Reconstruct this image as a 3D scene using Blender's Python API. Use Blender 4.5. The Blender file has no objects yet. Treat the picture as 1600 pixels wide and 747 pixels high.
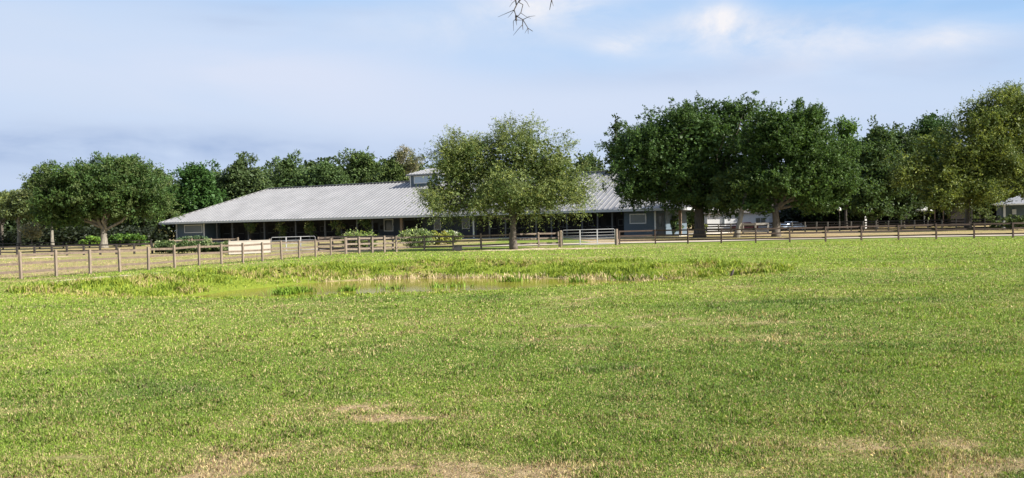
import bpy, math, random
import numpy as np
from mathutils import Vector, Matrix
R = math.radians
random.seed(7)
# ------------------------------------------------------------------ camera, sky, sun, exposure
S = bpy.context.scene
COL = S.collection
FPX, CAMH, HORIZ, ROLL = 1400.0, 2.1, 350.0, 0.022
PITCH = math.atan((373.5 - HORIZ) / FPX)
cam = bpy.data.objects.new('camera', bpy.data.cameras.new('camera'))
COL.objects.link(cam)
CM = Matrix.Translation((0, 0, CAMH)) @ Matrix.Rotation(R(90) - PITCH, 4, 'X') @ Matrix.Rotation(-ROLL, 4, 'Z')
cam.matrix_world = CM
cam.data.sensor_width = 36.0
cam.data.lens = 36.0 * FPX / 1600.0
cam.data.clip_start = 0.1
cam.data.clip_end = 9000
S.camera = cam
SUN_EL = R(31)
SUN_H = Vector((0.885, -0.466, 0)).normalized()          # horizontal direction towards the sun
SUN_DIR = Vector((SUN_H.x * math.cos(SUN_EL), SUN_H.y * math.cos(SUN_EL), math.sin(SUN_EL)))
sun = bpy.data.objects.new('sun', bpy.data.lights.new('sun', 'SUN'))
COL.objects.link(sun)
sun.rotation_euler = SUN_DIR.to_track_quat('Z', 'Y').to_euler()
sun.data.energy = 5.0
sun.data.angle = R(0.5)
sun.data.color = (1.0, 0.93, 0.82)
S.view_settings.view_transform = 'Standard'
S.view_settings.look = 'None'
S.view_settings.gamma = 1
S.view_settings.use_curve_mapping = False
S.view_settings.exposure = 1.3
S.render.engine = 'CYCLES'
S.cycles.max_bounces = 6
S.cycles.diffuse_bounces = 2
S.cycles.glossy_bounces = 2
S.cycles.transmission_bounces = 3
S.cycles.transparent_max_bounces = 4
S.cycles.use_denoising = True

class NT:
    """small helper to write node expressions"""
    def __init__(s, tree): s.t = tree; s.n = tree.nodes; s.l = tree.links
    def put(s, sock, v):
        if v is None: return
        if isinstance(v, bpy.types.NodeSocket): s.l.new(v, sock)
        else:
            if isinstance(v, (tuple, list)) and len(v) == 3 and sock.type == 'RGBA': v = (*v, 1)
            sock.default_value = v
    def m(s, op, a, b=None, c=None, clamp=False):
        n = s.n.new('ShaderNodeMath'); n.operation = op; n.use_clamp = clamp
        s.put(n.inputs[0], a); s.put(n.inputs[1], b); s.put(n.inputs[2], c)
        return n.outputs[0]
    def xyz(s, x=0.0, y=0.0, z=0.0):
        n = s.n.new('ShaderNodeCombineXYZ')
        for i, v in enumerate((x, y, z)): s.put(n.inputs[i], v)
        return n.outputs[0]
    def sep(s, v):
        n = s.n.new('ShaderNodeSeparateXYZ'); s.put(n.inputs[0], v); return n.outputs
    def noise(s, vec, scale, detail=4, rough=0.5, dist=0.0, color=False):
        n = s.n.new('ShaderNodeTexNoise'); s.put(n.inputs['Vector'], vec)
        n.inputs['Scale'].default_value = scale; n.inputs['Detail'].default_value = detail
        n.inputs['Roughness'].default_value = rough; n.inputs['Distortion'].default_value = dist
        return n.outputs['Color' if color else 'Fac']
    def rng(s, v, a, b, c=0.0, d=1.0, smooth=False):
        n = s.n.new('ShaderNodeMapRange'); n.clamp = True
        if smooth: n.interpolation_type = 'SMOOTHSTEP'
        for i, q in enumerate((v, a, b, c, d)): s.put(n.inputs[i], q)
        return n.outputs[0]
    def mix(s, f, a, b, mode='MIX'):
        n = s.n.new('ShaderNodeMix'); n.data_type = 'RGBA'; n.blend_type = mode
        s.put(n.inputs[0], f); s.put(n.inputs[6], a); s.put(n.inputs[7], b)
        return n.outputs[2]
    def attr(s, name, out='Color'):
        n = s.n.new('ShaderNodeAttribute'); n.attribute_name = name; return n.outputs[out]

W = bpy.data.worlds.new('World'); S.world = W; W.use_nodes = True
w = NT(W.node_tree); w.n.clear()
sky = w.n.new('ShaderNodeTexSky'); sky.sky_type = 'NISHITA'; sky.sun_disc = False
sky.sun_elevation = SUN_EL
sky.sun_rotation = math.atan2(SUN_H.x, SUN_H.y)
sky.air_density = 1.0; sky.dust_density = 1.5; sky.ozone_density = 1.5
bg = w.n.new('ShaderNodeBackground'); SKYK = 0.085
bg.inputs[1].default_value = SKYK
wo = w.n.new('ShaderNodeOutputWorld')
tc = w.n.new('ShaderNodeTexCoord')
dx, dy, dz = w.sep(tc.outputs['Generated'])
az = w.m('ARCTAN2', dx, dy)
el = w.m('ARCSINE', dz)
def cl(r, g, b, k=1.0):                                  # wanted linear sky value -> background colour
    q = k / (SKYK * 2 ** S.view_settings.exposure)
    return (r * q, g * q, b * q)
tilt = w.m('ADD', el, w.m('MULTIPLY', az, 0.05))
vs = w.xyz(az, w.m('MULTIPLY', tilt, 4.2), 0.3)          # long stretched layers
vb = w.xyz(az, w.m('MULTIPLY', el, 2.0), 5.1)            # puffier
n1 = w.noise(vs, 2.3, 6, 0.52, 0.35)
n2 = w.noise(vb, 6.5, 9, 0.6, 0.4)
n3 = w.noise(vs, 7.0, 5, 0.5, 0.2)
def blob(a0, e0, ra, re, amp=1.0):
    x = w.m('DIVIDE', w.m('SUBTRACT', az, a0), ra); y = w.m('DIVIDE', w.m('SUBTRACT', el, e0), re)
    d = w.m('ADD', w.m('MULTIPLY', x, x), w.m('MULTIPLY', y, y))
    return w.m('MULTIPLY', w.m('EXPONENT', w.m('MULTIPLY', d, -1.0)), amp)
def pb(px, py, rx, ry, amp=1.0):                         # blob centred where that part of the sky is
    return blob(math.atan((px - 800) / FPX), math.atan((HORIZ - ROLL * (px - 800) - py) / FPX), rx / FPX, ry / FPX, amp)
def total(lst):
    o = lst[0]
    for q in lst[1:]: o = w.m('ADD', o, q)
    return o
skyc = sky.outputs[0]
# clear blue shows at the zenith side and in a few windows, a thin veil elsewhere
blue = total([pb(1560, 30, 320, 100, 1.2), pb(1330, 0, 260, 50, 0.8), pb(60, -5, 500, 40, 1.0), pb(760, 92, 330, 30, 0.8), pb(600, 10, 200, 40, 0.5), pb(960, 20, 100, 40, 0.45), pb(1000, 110, 260, 26, 0.35), pb(420, 80, 150, 24, 0.25)])
blue = w.m('MULTIPLY', blue, w.rng(n1, 0.3, 0.62, 1.35, 0.5))
veil = w.rng(w.m('SUBTRACT', w.rng(n1, 0.2, 0.75, 1.02, 0.86), w.m('MULTIPLY', blue, 0.85)), 0.0, 1.0)
below = w.rng(el, -0.02, 0.0)
c_blue = w.mix(0.85, skyc, cl(0.36, 0.60, 0.95))
c_veil = w.mix(w.rng(el, 0.0, 0.16, smooth=True), cl(0.555, 0.665, 0.875), cl(0.625, 0.735, 0.925))
c_veil = w.mix(w.m('MULTIPLY', w.rng(n3, 0.42, 0.62), 0.55), c_veil, cl(0.655, 0.745, 0.91))
c = w.mix(veil, c_blue, c_veil)
dark = total([pb(90, 246, 420, 34, 0.95), pb(380, 238, 260, 20, 0.3), pb(1180, 122, 300, 20, 0.45), pb(400, 52, 130, 12, 0.45), pb(1500, 125, 220, 30, 0.3), pb(1420, 45, 300, 14, 0.22), pb(480, 25, 200, 10, 0.3)])
dark = w.m('MULTIPLY', dark, w.rng(w.m('ADD', n3, w.m('MULTIPLY', n2, 0.5)), 0.55, 0.85), clamp=True)
c = w.mix(dark, c, cl(0.40, 0.52, 0.76))
puff = total([pb(1120, 38, 46, 24, 1.0), pb(980, 70, 42, 18, 0.85), pb(1250, 78, 130, 32, 0.75), pb(1400, 95, 130, 26, 0.55), pb(880, 8, 90, 22, 0.85), pb(780, 40, 220, 40, 0.4), pb(1500, 88, 70, 16, 0.5), pb(1130, 60, 110, 26, 0.5)])
puffm = w.m('MULTIPLY', puff, w.rng(n2, 0.36, 0.62), clamp=True)
c = w.mix(w.m('MULTIPLY', puffm, 0.95), c, cl(0.95, 0.93, 0.95))
white = total([pb(470, 125, 260, 55, 0.85), pb(150, 130, 300, 40, 0.35), pb(850, 180, 500, 50, 0.6), pb(1300, 110, 300, 40, 0.3)])
c = w.mix(w.m('MULTIPLY', white, w.rng(n1, 0.3, 0.6)), c, cl(0.70, 0.77, 0.935))
c = w.mix(below, cl(0.25, 0.3, 0.3), c)
# away from the pictured quarter of the sky the same thin veil over the Nishita sky
side = w.rng(w.m('ABSOLUTE', az), 0.9, 1.4)
c = w.mix(side, c, w.mix(0.55, skyc, cl(0.60, 0.68, 0.86)))
top = w.rng(el, 0.35, 0.7)
c = w.mix(top, c, w.mix(0.45, skyc, cl(0.52, 0.62, 0.85)))
w.l.new(c, bg.inputs[0]); w.l.new(bg.outputs[0], wo.inputs[0])

# ------------------------------------------------------------------ pixels of the photograph -> points of the place
CR = CM.to_3x3()
def ray(px, py):
    return CR @ Vector(((px - 800) / FPX, (373.5 - py) / FPX, -1.0))
def G(px, py, z=0.0):                                    # where that pixel meets the level z
    d = ray(px, py); t = (z - CAMH) / d.z
    return Vector((d.x * t, d.y * t, z))
def D(px, py, Y):                                        # the point of that pixel at depth Y
    d = ray(px, py); t = Y / d.y
    return Vector((d.x * t, Y, CAMH + d.z * t))

# ------------------------------------------------------------------ numpy value noise
def vnoise(x, y, s, seed):
    x = np.asarray(x) / s + 1000.3; y = np.asarray(y) / s + 1000.7
    xi = np.floor(x).astype(np.int64); yi = np.floor(y).astype(np.int64)
    fx = x - xi; fy = y - yi; fx = fx * fx * (3 - 2 * fx); fy = fy * fy * (3 - 2 * fy)
    def h(a, b):
        v = (a * 374761393 + b * 668265263 + seed * 1442695041) & 0xffffffff
        v = ((v ^ (v >> 13)) * 1274126177) & 0xffffffff
        return ((v ^ (v >> 16)) & 0xffff) / 65535.0
    return (h(xi, yi) * (1 - fx) + h(xi + 1, yi) * fx) * (1 - fy) + (h(xi, yi + 1) * (1 - fx) + h(xi + 1, yi + 1) * fx) * fy
def fbm(x, y, s, seed, o=4):
    t = 0; a = 0.5; k = 0
    for i in range(o):
        t = t + a * vnoise(x, y, s / 2 ** i, seed + i * 17); k += a; a *= 0.55
    return t / k
def sst(a, b, v):
    t = np.clip((v - a) / (b - a), 0, 1); return t * t * (3 - 2 * t)

# ------------------------------------------------------------------ materials
def newmat(name):
    m = bpy.data.materials.new(name); m.use_nodes = True
    t = NT(m.node_tree); return m, t, t.n['Principled BSDF']
def simple(name, col, rough=0.7, metal=0.0, var=0.25, scale=3.0, bump=0.0, stretch=(1, 1, 1), spec=0.5):
    m, t, p = newmat(name)
    tcn = t.n.new('ShaderNodeTexCoord')
    mp = t.n.new('ShaderNodeMapping'); t.l.new(tcn.outputs['Object'], mp.inputs[0]); mp.inputs['Scale'].default_value = stretch
    n = t.noise(mp.outputs[0], scale, 6, 0.6)
    f = t.rng(n, 0.3, 0.7, 1 - var, 1 + var)
    vm = t.n.new('ShaderNodeVectorMath'); vm.operation = 'SCALE'
    vm.inputs[0].default_value = col; t.l.new(f, vm.inputs[3])
    t.l.new(vm.outputs[0], p.inputs['Base Color'])
    p.inputs['Roughness'].default_value = rough; p.inputs['Metallic'].default_value = metal
    p.inputs['Specular IOR Level'].default_value = spec
    if bump:
        b = t.n.new('ShaderNodeBump'); b.inputs['Strength'].default_value = bump; b.inputs['Distance'].default_value = 0.05
        t.l.new(n, b.inputs['Height']); t.l.new(b.outputs[0], p.inputs['Normal'])
    return m
def leafmat(name, trans=0.35, rough=0.55):
    m, t, p = newmat(name)
    a = t.attr('tint')
    t.l.new(a, p.inputs['Base Color']); p.inputs['Roughness'].default_value = rough
    p.inputs['Specular IOR Level'].default_value = 0.25
    tr = t.n.new('ShaderNodeBsdfTranslucent')
    t.l.new(t.mix(1.0, a, (1.25, 1.25, 0.7), 'MULTIPLY'), tr.inputs[0])
    mx = t.n.new('ShaderNodeMixShader'); mx.inputs[0].default_value = trans
    t.l.new(p.outputs[0], mx.inputs[1]); t.l.new(tr.outputs[0], mx.inputs[2])
    t.l.new(mx.outputs[0], t.n['Material Output'].inputs[0])
    return m
M = {}
M['leaf'] = leafmat('foliage_leaves', 0.3)
M['grass'] = leafmat('grass_blades', 0.25, 0.6)
M['bark'] = simple('bark', (0.075, 0.064, 0.052), 0.9, 0, 0.45, 6, 0.6, (1, 1, 0.25))
M['shade_dark_bark'] = simple('shaded_dark_bark', (0.030, 0.026, 0.022), 0.95, 0, 0.4, 6, 0.5, (1, 1, 0.25))  # bark colour lowered to carry the shade on the right-hand trunks
M['pale_bark'] = simple('lichen_pale_bark', (0.15, 0.138, 0.115), 0.9, 0, 0.5, 5, 0.6, (1, 1, 0.3))
M['tan_wood'] = simple('weathered_tan_wood', (0.165, 0.130, 0.10), 0.85, 0, 0.3, 9, 0.3, (1, 1, 0.3))
M['board_wood'] = simple('weathered_board_wood', (0.115, 0.086, 0.065), 0.85, 0, 0.35, 6, 0.3)
M['grey_wood'] = simple('weathered_grey_wood', (0.15, 0.118, 0.095), 0.85, 0, 0.3, 6, 0.3)
M['brown_wood'] = simple('dark_brown_timber', (0.045, 0.026, 0.019), 0.8, 0, 0.3, 6, 0.2)  # even dark brown for the right-hand fence and the shed posts
M['dark_wood'] = simple('black_brown_fence_paint', (0.026, 0.021, 0.019), 0.8, 0, 0.3, 6, 0.2)
M['lit_wood'] = simple('sunlit_pale_post_wood', (0.12, 0.112, 0.10), 0.8, 0, 0.3, 6, 0.2)  # paler colour paints sunlight onto the back paddock posts
M['galv'] = simple('galvanised_pipe', (0.20, 0.205, 0.215), 0.5, 0.3, 0.12, 5)
M['roof'] = simple('ribbed_metal_roofing', (0.250, 0.252, 0.262), 0.45, 0.2, 0.14, 0.35)
M['fascia'] = simple('pale_grey_trim', (0.42, 0.44, 0.46), 0.5, 0, 0.08, 2)
M['white'] = simple('white_trim_paint', (0.55, 0.56, 0.57), 0.5, 0, 0.06, 2)
M['cream'] = simple('cream_painted_board', (0.25, 0.23, 0.20), 0.6, 0, 0.08, 1.5)
M['blue_wall'] = simple('grey_blue_siding', (0.070, 0.100, 0.130), 0.7, 0, 0.12, 1.5)
M['dark_wall'] = simple('shade_dark_siding', (0.035, 0.045, 0.06), 0.8, 0, 0.2, 1.5)  # siding colour darkened to stand for shade under the eave
M['stall'] = simple('shade_dark_stall_boards', (0.016, 0.015, 0.016), 0.85, 0, 0.4, 2)  # board colour darkened to carry the deep shade of the recess
M['void'] = simple('opening_painted_dark', (0.006, 0.006, 0.008), 0.9, 0, 0.1, 2)  # near-black colour stands for the unlit depth of openings
M['column'] = simple('painted_column', (0.075, 0.08, 0.085), 0.7, 0, 0.2, 3)
M['post_wood'] = simple('bare_wood_post', (0.16, 0.115, 0.085), 0.8, 0, 0.2, 4)
M['concrete'] = simple('pale_concrete', (0.34, 0.32, 0.29), 0.85, 0, 0.15, 1.2)
M['sand'] = simple('pale_sand', (0.38, 0.33, 0.265), 0.95, 0, 0.22, 0.8)
M['black_plastic'] = simple('black_rubber', (0.02, 0.02, 0.022), 0.6, 0, 0.2, 4)
M['twig'] = simple('dark_twig', (0.035, 0.026, 0.02), 0.8, 0, 0.2, 8)
M['red_paint'] = simple('maroon_car_paint', (0.22, 0.03, 0.045), 0.3, 0.1, 0.05, 2)
M['blue_paint'] = simple('silver_blue_car_paint', (0.34, 0.42, 0.55), 0.3, 0.3, 0.05, 2)
M['tyre'] = simple('tyre_rubber', (0.02, 0.02, 0.02), 0.8, 0, 0.1, 4)
M['brownroof'] = simple('weathered_shingles', (0.10, 0.09, 0.085), 0.85, 0, 0.3, 2)
def glassmat(name, col, rough=0.08):
    m, t, p = newmat(name)
    p.inputs['Base Color'].default_value = (*col, 1); p.inputs['Roughness'].default_value = rough
    p.inputs['Specular IOR Level'].default_value = 0.7
    return m
M['glass'] = glassmat('window_glass', (0.03, 0.04, 0.05))
M['blind'] = glassmat('window_with_blind', (0.09, 0.11, 0.13), 0.25)
M['sky_glass'] = glassmat('cupola_glass', (0.36, 0.44, 0.54), 0.2)
m, t, p = newmat('lamp_globe'); p.inputs['Base Color'].default_value = (0.85, 0.85, 0.85, 1); p.inputs['Roughness'].default_value = 0.3; M['globe'] = m

# pond water: murky, still, a faint ripple
m, t, p = newmat('pond_water')
geo = t.n.new('ShaderNodeNewGeometry').outputs['Position']
n = t.noise(geo, 0.5, 4)
t.l.new(t.mix(t.rng(n, 0.35, 0.65), (0.15, 0.125, 0.022), (0.19, 0.18, 0.03)), p.inputs['Base Color'])
p.inputs['Roughness'].default_value = 0.10; p.inputs['IOR'].default_value = 1.33; p.inputs['Specular IOR Level'].default_value = 0.12
mp = t.n.new('ShaderNodeMapping'); t.l.new(geo, mp.inputs[0]); mp.inputs['Scale'].default_value = (1, 2.5, 1)
b = t.n.new('ShaderNodeBump'); b.inputs['Strength'].default_value = 0.03; b.inputs['Distance'].default_value = 0.02
t.l.new(t.noise(mp.outputs[0], 3.0, 3), b.inputs['Height']); t.l.new(b.outputs[0], p.inputs['Normal'])
M['water'] = m

# ground: soil, thatch and turf, mixed by three painted-on properties of the sheet (dry, sand, lush)
m, t, p = newmat('pasture_ground')
geo = t.n.new('ShaderNodeNewGeometry').outputs['Position']
dry = t.attr('dry', 'Fac'); sandy = t.attr('sand', 'Fac'); lush = t.attr('lush', 'Fac')
na = t.noise(geo, 9.0, 6, 0.65); nb = t.noise(geo, 34.0, 5, 0.7); nc = t.noise(geo, 1.3, 5, 0.6)
turf = t.mix(t.rng(na, 0.3, 0.7), (0.085, 0.150, 0.022), (0.20, 0.265, 0.042))
turf = t.mix(t.rng(nb, 0.5, 0.75, 0, 0.6), turf, (0.27, 0.26, 0.11))
thatch = t.mix(t.rng(na, 0.3, 0.7), (0.22, 0.15, 0.085), (0.44, 0.34, 0.20))
thatch = t.mix(t.rng(nb, 0.5, 0.8, 0, 0.5), thatch, (0.16, 0.18, 0.05))
dd = t.m('ADD', dry, t.m('MULTIPLY', t.m('SUBTRACT', nc, 0.5), 0.9))
dd = t.m('ADD', dd, t.m('MULTIPLY', t.m('SUBTRACT', na, 0.5), 0.6))
cg = t.mix(t.rng(dd, 0.35, 0.75), turf, thatch)
cg = t.mix(t.m('MULTIPLY', lush, 0.8), cg, t.mix(t.rng(na, 0.3, 0.7), (0.10, 0.15, 0.015), (0.24, 0.28, 0.03)))
ss = t.m('ADD', sandy, t.m('MULTIPLY', t.m('SUBTRACT', nc, 0.5), 0.7))
cg = t.mix(t.rng(ss, 0.4, 0.6), cg, t.mix(nb, (0.40, 0.31, 0.22), (0.62, 0.52, 0.40)))
t.l.new(cg, p.inputs['Base Color']); p.inputs['Roughness'].default_value = 0.95; p.inputs['Specular IOR Level'].default_value = 0.1
b = t.n.new('ShaderNodeBump'); b.inputs['Strength'].default_value = 0.8; b.inputs['Distance'].default_value = 0.06
t.l.new(t.m('ADD', na, nb), b.inputs['Height']); t.l.new(b.outputs[0], p.inputs['Normal'])
M['ground'] = m

# ------------------------------------------------------------------ mesh helpers
def tag(o, label=None, cat=None, group=None, kind=None):
    if label: o['label'] = label
    if cat: o['category'] = cat
    if group: o['group'] = group
    if kind: o['kind'] = kind
    return o
def thing(name, label, cat, loc, group=None, rz=0.0):
    o = bpy.data.objects.new(name, None); COL.objects.link(o)
    o.location = loc; o.rotation_euler = (0, 0, rz); o.empty_display_size = 0.3
    return tag(o, label, cat, group)
class MB:
    def __init__(s, off=(0, 0, 0)): s.v = []; s.f = []; s.o = Vector(off)
    def quadbox(s, c8):
        b = len(s.v); s.v += [Vector(c) for c in c8]
        s.f += [tuple(b + i for i in q) for q in ((0, 3, 2, 1), (4, 5, 6, 7), (0, 1, 5, 4), (1, 2, 6, 5), (2, 3, 7, 6), (3, 0, 4, 7))]
    def box(s, lo, hi, T=None):
        x0, y0, z0 = lo; x1, y1, z1 = hi
        c = [(x0, y0, z0), (x1, y0, z0), (x1, y1, z0), (x0, y1, z0), (x0, y0, z1), (x1, y0, z1), (x1, y1, z1), (x0, y1, z1)]
        s.quadbox([T @ Vector(q) if T else Vector(q) for q in c])
    def beam(s, a, b, wd, ht, up=(0, 0, 1)):             # box from a to b
        a = Vector(a); b = Vector(b); d = (b - a).normalized(); up = Vector(up)
        sx = d.cross(up)
        if sx.length < 1e-4: sx = d.cross(Vector((1, 0, 0)))
        sx = sx.normalized(); uy = sx.cross(d).normalized()
        q = []
        for e in (a, b):
            for i, j in ((-1, -1), (1, -1), (1, 1), (-1, 1)):
                q.append(e + sx * (i * wd / 2) + uy * (j * ht / 2))
        s.quadbox(q)
    def tube(s, pts, rad, n=8, caps=True):
        pts = [Vector(q) for q in pts]; b0 = len(s.v)
        prev = None
        for i, q in enumerate(pts):
            d = (pts[min(i + 1, len(pts) - 1)] - pts[max(i - 1, 0)]).normalized()
            if prev is None:
                a = d.orthogonal().normalized()
            else:
                a = (prev - d * prev.dot(d)).normalized()
            prev = a; c = d.cross(a)
            for k in range(n):
                th = 2 * math.pi * k / n
                s.v.append(q + (a * math.cos(th) + c * math.sin(th)) * rad[i])
        for i in range(len(pts) - 1):
            for k in range(n):
                k2 = (k + 1) % n
                s.f.append((b0 + i * n + k, b0 + i * n + k2, b0 + (i + 1) * n + k2, b0 + (i + 1) * n + k))
        if caps:
            s.f.append(tuple(b0 + k for k in range(n))[::-1]); s.f.append(tuple(b0 + (len(pts) - 1) * n + k for k in range(n)))
    def sheet(s, pts):
        b = len(s.v); s.v += [Vector(q) for q in pts]; s.f.append(tuple(range(b, b + len(pts))))
    def build(s, name, mat, parent=None, smooth=False):
        me = bpy.data.meshes.new(name)
        me.from_pydata([tuple(q - s.o) for q in s.v], [], s.f)
        if smooth: me.polygons.foreach_set('use_smooth', [True] * len(me.polygons))
        me.materials.append(mat); me.update()
        o = bpy.data.objects.new(name, me); COL.objects.link(o)
        if parent: o.parent = parent
        else: o.location = s.o
        return o
def np_mesh(name, V, faces_n, k, mat, cols=None, parent=None, off=(0, 0, 0)):
    """V: (n*k,3) vertices, each face k consecutive vertices; cols (n,3)"""
    V = (V - np.array(off)).astype(np.float32)
    me = bpy.data.meshes.new(name)
    nf = faces_n
    me.vertices.add(len(V)); me.vertices.foreach_set('co', V.ravel())
    me.loops.add(nf * k); me.loops.foreach_set('vertex_index', np.arange(nf * k, dtype=np.int32))
    me.polygons.add(nf); me.polygons.foreach_set('loop_start', np.arange(0, nf * k, k, dtype=np.int32))
    me.polygons.foreach_set('loop_total', np.full(nf, k, dtype=np.int32))
    me.update(calc_edges=True)
    if cols is not None:
        a = me.attributes.new('tint', 'FLOAT_COLOR', 'FACE')
        c4 = np.ones((nf, 4), dtype=np.float32); c4[:, :3] = np.clip(cols, 0.002, 1)
        a.data.foreach_set('color', c4.ravel())
    me.materials.append(mat)
    o = bpy.data.objects.new(name, me); COL.objects.link(o)
    if parent: o.parent = parent
    else: o.location = off
    return o

# ------------------------------------------------------------------ terrain with the pond
far_rim = [(20, 455), (60, 450), (138, 442), (250, 431), (400, 420), (550, 413), (700, 409), (850, 408), (1000, 408.5), (1130, 411), (1200, 416), (1225, 422)]
near_rim = [(1180, 433), (1060, 440), (900, 449), (750, 455), (600, 460), (450, 465), (300, 467), (150, 466), (40, 463)]
RIM = np.array([tuple(G(x, y))[:2] for x, y in far_rim + near_rim])
def poly_dist(P, poly):
    """signed distance, positive inside"""
    n = len(poly); d = np.full(len(P), 1e9); ins = np.zeros(len(P), bool)
    for i in range(n):
        a = poly[i]; b = poly[(i + 1) % n]; ab = b - a; ap = P - a
        tt = np.clip((ap @ ab) / (ab @ ab), 0, 1)
        d = np.minimum(d, np.hypot(*(ap - tt[:, None] * ab).T))
        cnd = ((a[1] > P[:, 1]) != (b[1] > P[:, 1]))
        with np.errstate(divide='ignore', invalid='ignore'):
            xx = (b[0] - a[0]) * (P[:, 1] - a[1]) / (b[1] - a[1] + 1e-12) + a[0]
        ins ^= cnd & (P[:, 0] < xx)
    return np.where(ins, d, -d)
POND_Z = -0.66
def rimdist(X, Y):
    X = np.asarray(X, float); Y = np.asarray(Y, float); sh = X.shape
    P = np.stack([X.ravel(), Y.ravel()], 1); o = np.full(len(P), -50.0)
    sel = (P[:, 0] > RIM[:, 0].min() - 3) & (P[:, 0] < RIM[:, 0].max() + 3) & (P[:, 1] > RIM[:, 1].min() - 3) & (P[:, 1] < RIM[:, 1].max() + 3)
    if sel.any():
        q = P[sel]
        o[sel] = poly_dist(q, RIM) + 0.9 * (fbm(q[:, 0], q[:, 1], 3.0, 5) - 0.5)
    return o.reshape(sh)
def height(X, Y, rd=None):
    X = np.asarray(X, float); Y = np.asarray(Y, float)
    if rd is None: rd = rimdist(X, Y)
    z = -1.5 * sst(0.0, 9.5, rd)
    near = np.clip(1 - (np.hypot(X, Y) - 60) / 30, 0, 1)
    z = z + near * (0.10 * (fbm(X, Y, 7.0, 21) - 0.5) + 0.05 * (fbm(X, Y, 1.1, 22, 3) - 0.5))
    return z
def gz(x, y): return float(height(np.array([x]), np.array([y]))[0])
def fields(X, Y, rd):
    """how dry, sandy and lush the turf is at a spot"""
    X = np.asarray(X, float); Y = np.asarray(Y, float)
    rr = np.hypot(X, Y)
    d = 0.42 * sst(0.50, 0.70, fbm(X * 0.8, Y, 1.5, 31)) * sst(0.3, 0.6, fbm(X, Y, 0.35, 33)) + 0.22 * sst(0.50, 0.68, fbm(X * 0.7, Y, 7.0, 37))
    d += 0.75 * sst(9.3, 7.3, Y) * sst(0.50, 0.66, fbm(X, Y, 0.8, 44)) + 0.30 * sst(13.5, 8.0, Y) * sst(0.45, 0.65, fbm(X, Y * 1.3, 1.7, 45))
    d += 0.10 * sst(40, 62, Y)
    # dry paddock behind the left fence
    F = np.array([tuple(G(33, 436))[:2], tuple(G(540, 397))[:2]])
    e = F[1] - F[0]; nn = np.array([-e[1], e[0]]) / np.hypot(*e)
    side = (X - F[0, 0]) * nn[0] + (Y - F[0, 1]) * nn[1]
    left = sst(-0.3, 1.5, side) * (X < -2)
    d = np.maximum(d, left * (0.42 + 0.5 * fbm(X * 0.3, Y, 3.2, 51)))
    # dry strip on the camera side of the left fence
    d = np.maximum(d, 0.75 * np.exp(-((side + 1.6) / 1.5) ** 2) * (Y < 62) * (X < -9) * sst(0.3, 0.6, fbm(X, Y, 3, 52)))
    # paddock beyond the drive
    d = np.maximum(d, 0.80 * sst(86, 92, Y + 0.1 * X) * (X > 8))
    d = np.maximum(d, 0.45 * sst(66, 74, Y) * sst(0.35, 0.6, fbm(X, Y, 8, 55)))
    s = np.zeros_like(d)
    def patch(px, py, rx, ry, amp, ang=0):
        g = G(px, py); a = X - g.x; b = Y - g.y
        ca, sa = math.cos(ang), math.sin(ang); a, b = a * ca + b * sa, -a * sa + b * ca
        k = max(0.12, min(rx, ry) * 0.5)                        # ragged outline
        return amp * np.exp(-((a / rx) ** 2 + (b / ry) ** 2)) * (0.35 + 0.9 * sst(0.3, 0.62, fbm(X, Y, k, 77, 3)))
    a2 = math.atan2(e[1], e[0])
    s = np.maximum(s, patch(170, 433, 5.0, 0.75, 0.95, a2)); s = np.maximum(s, patch(60, 402, 7.0, 1.6, 0.8, 0.1))
    s = np.maximum(s, patch(115, 441, 4.0, 0.5, 0.7, a2)); s = np.maximum(s, patch(300, 404, 9, 1.0, 0.6, 0.3))
    s = np.maximum(s, patch(860, 389, 8.5, 1.9, 0.85, 0.0)); s = np.maximum(s, patch(815, 389, 3.0, 1.6, 0.95))
    d = np.maximum(d, patch(870, 389, 12, 3.0, 0.9))
    d = np.maximum(d, patch(95, 716, 0.7, 0.12, 1.3)); d = np.maximum(d, patch(1240, 388, 14, 2.5, 0.5))
    d = np.maximum(d, patch(540, 640, 0.9, 0.35, 0.9)); d = np.maximum(d, patch(600, 655, 1.3, 0.3, 0.85))
    d = np.maximum(d, patch(850, 530, 1.6, 0.7, 0.45)); d = np.maximum(d, patch(1150, 735, 1.3, 0.2, 0.6))
    d = np.maximum(d, patch(1450, 725, 1.0, 0.2, 0.6)); d = np.maximum(d, patch(640, 730, 1.6, 0.3, 0.7))
    lush = np.clip(sst(-0.7, 0.5, rd), 0, 1) * (rd < 30)
    wat = sst(4.7, 5.2, rd) * (rd < 30)
    dryb = np.exp(-((rd - 4.4) / 0.5) ** 2)
    d = d * (1 - lush) + lush * 0.12
    dryb = dryb * sst(G(330, 455).x, G(400, 450).x, X)
    d = np.maximum(d, dryb * 0.9)
    lush = lush * (1 - dryb)
    l2 = 0.55 * sst(0.46, 0.66, fbm(X * 0.7, Y, 5.0, 71)) * (1 - lush) * (rr > 25)
    return np.clip(d, 0, 1), np.clip(s, 0, 1), np.clip(np.maximum(lush, l2 * 0.7), 0, 1)

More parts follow.
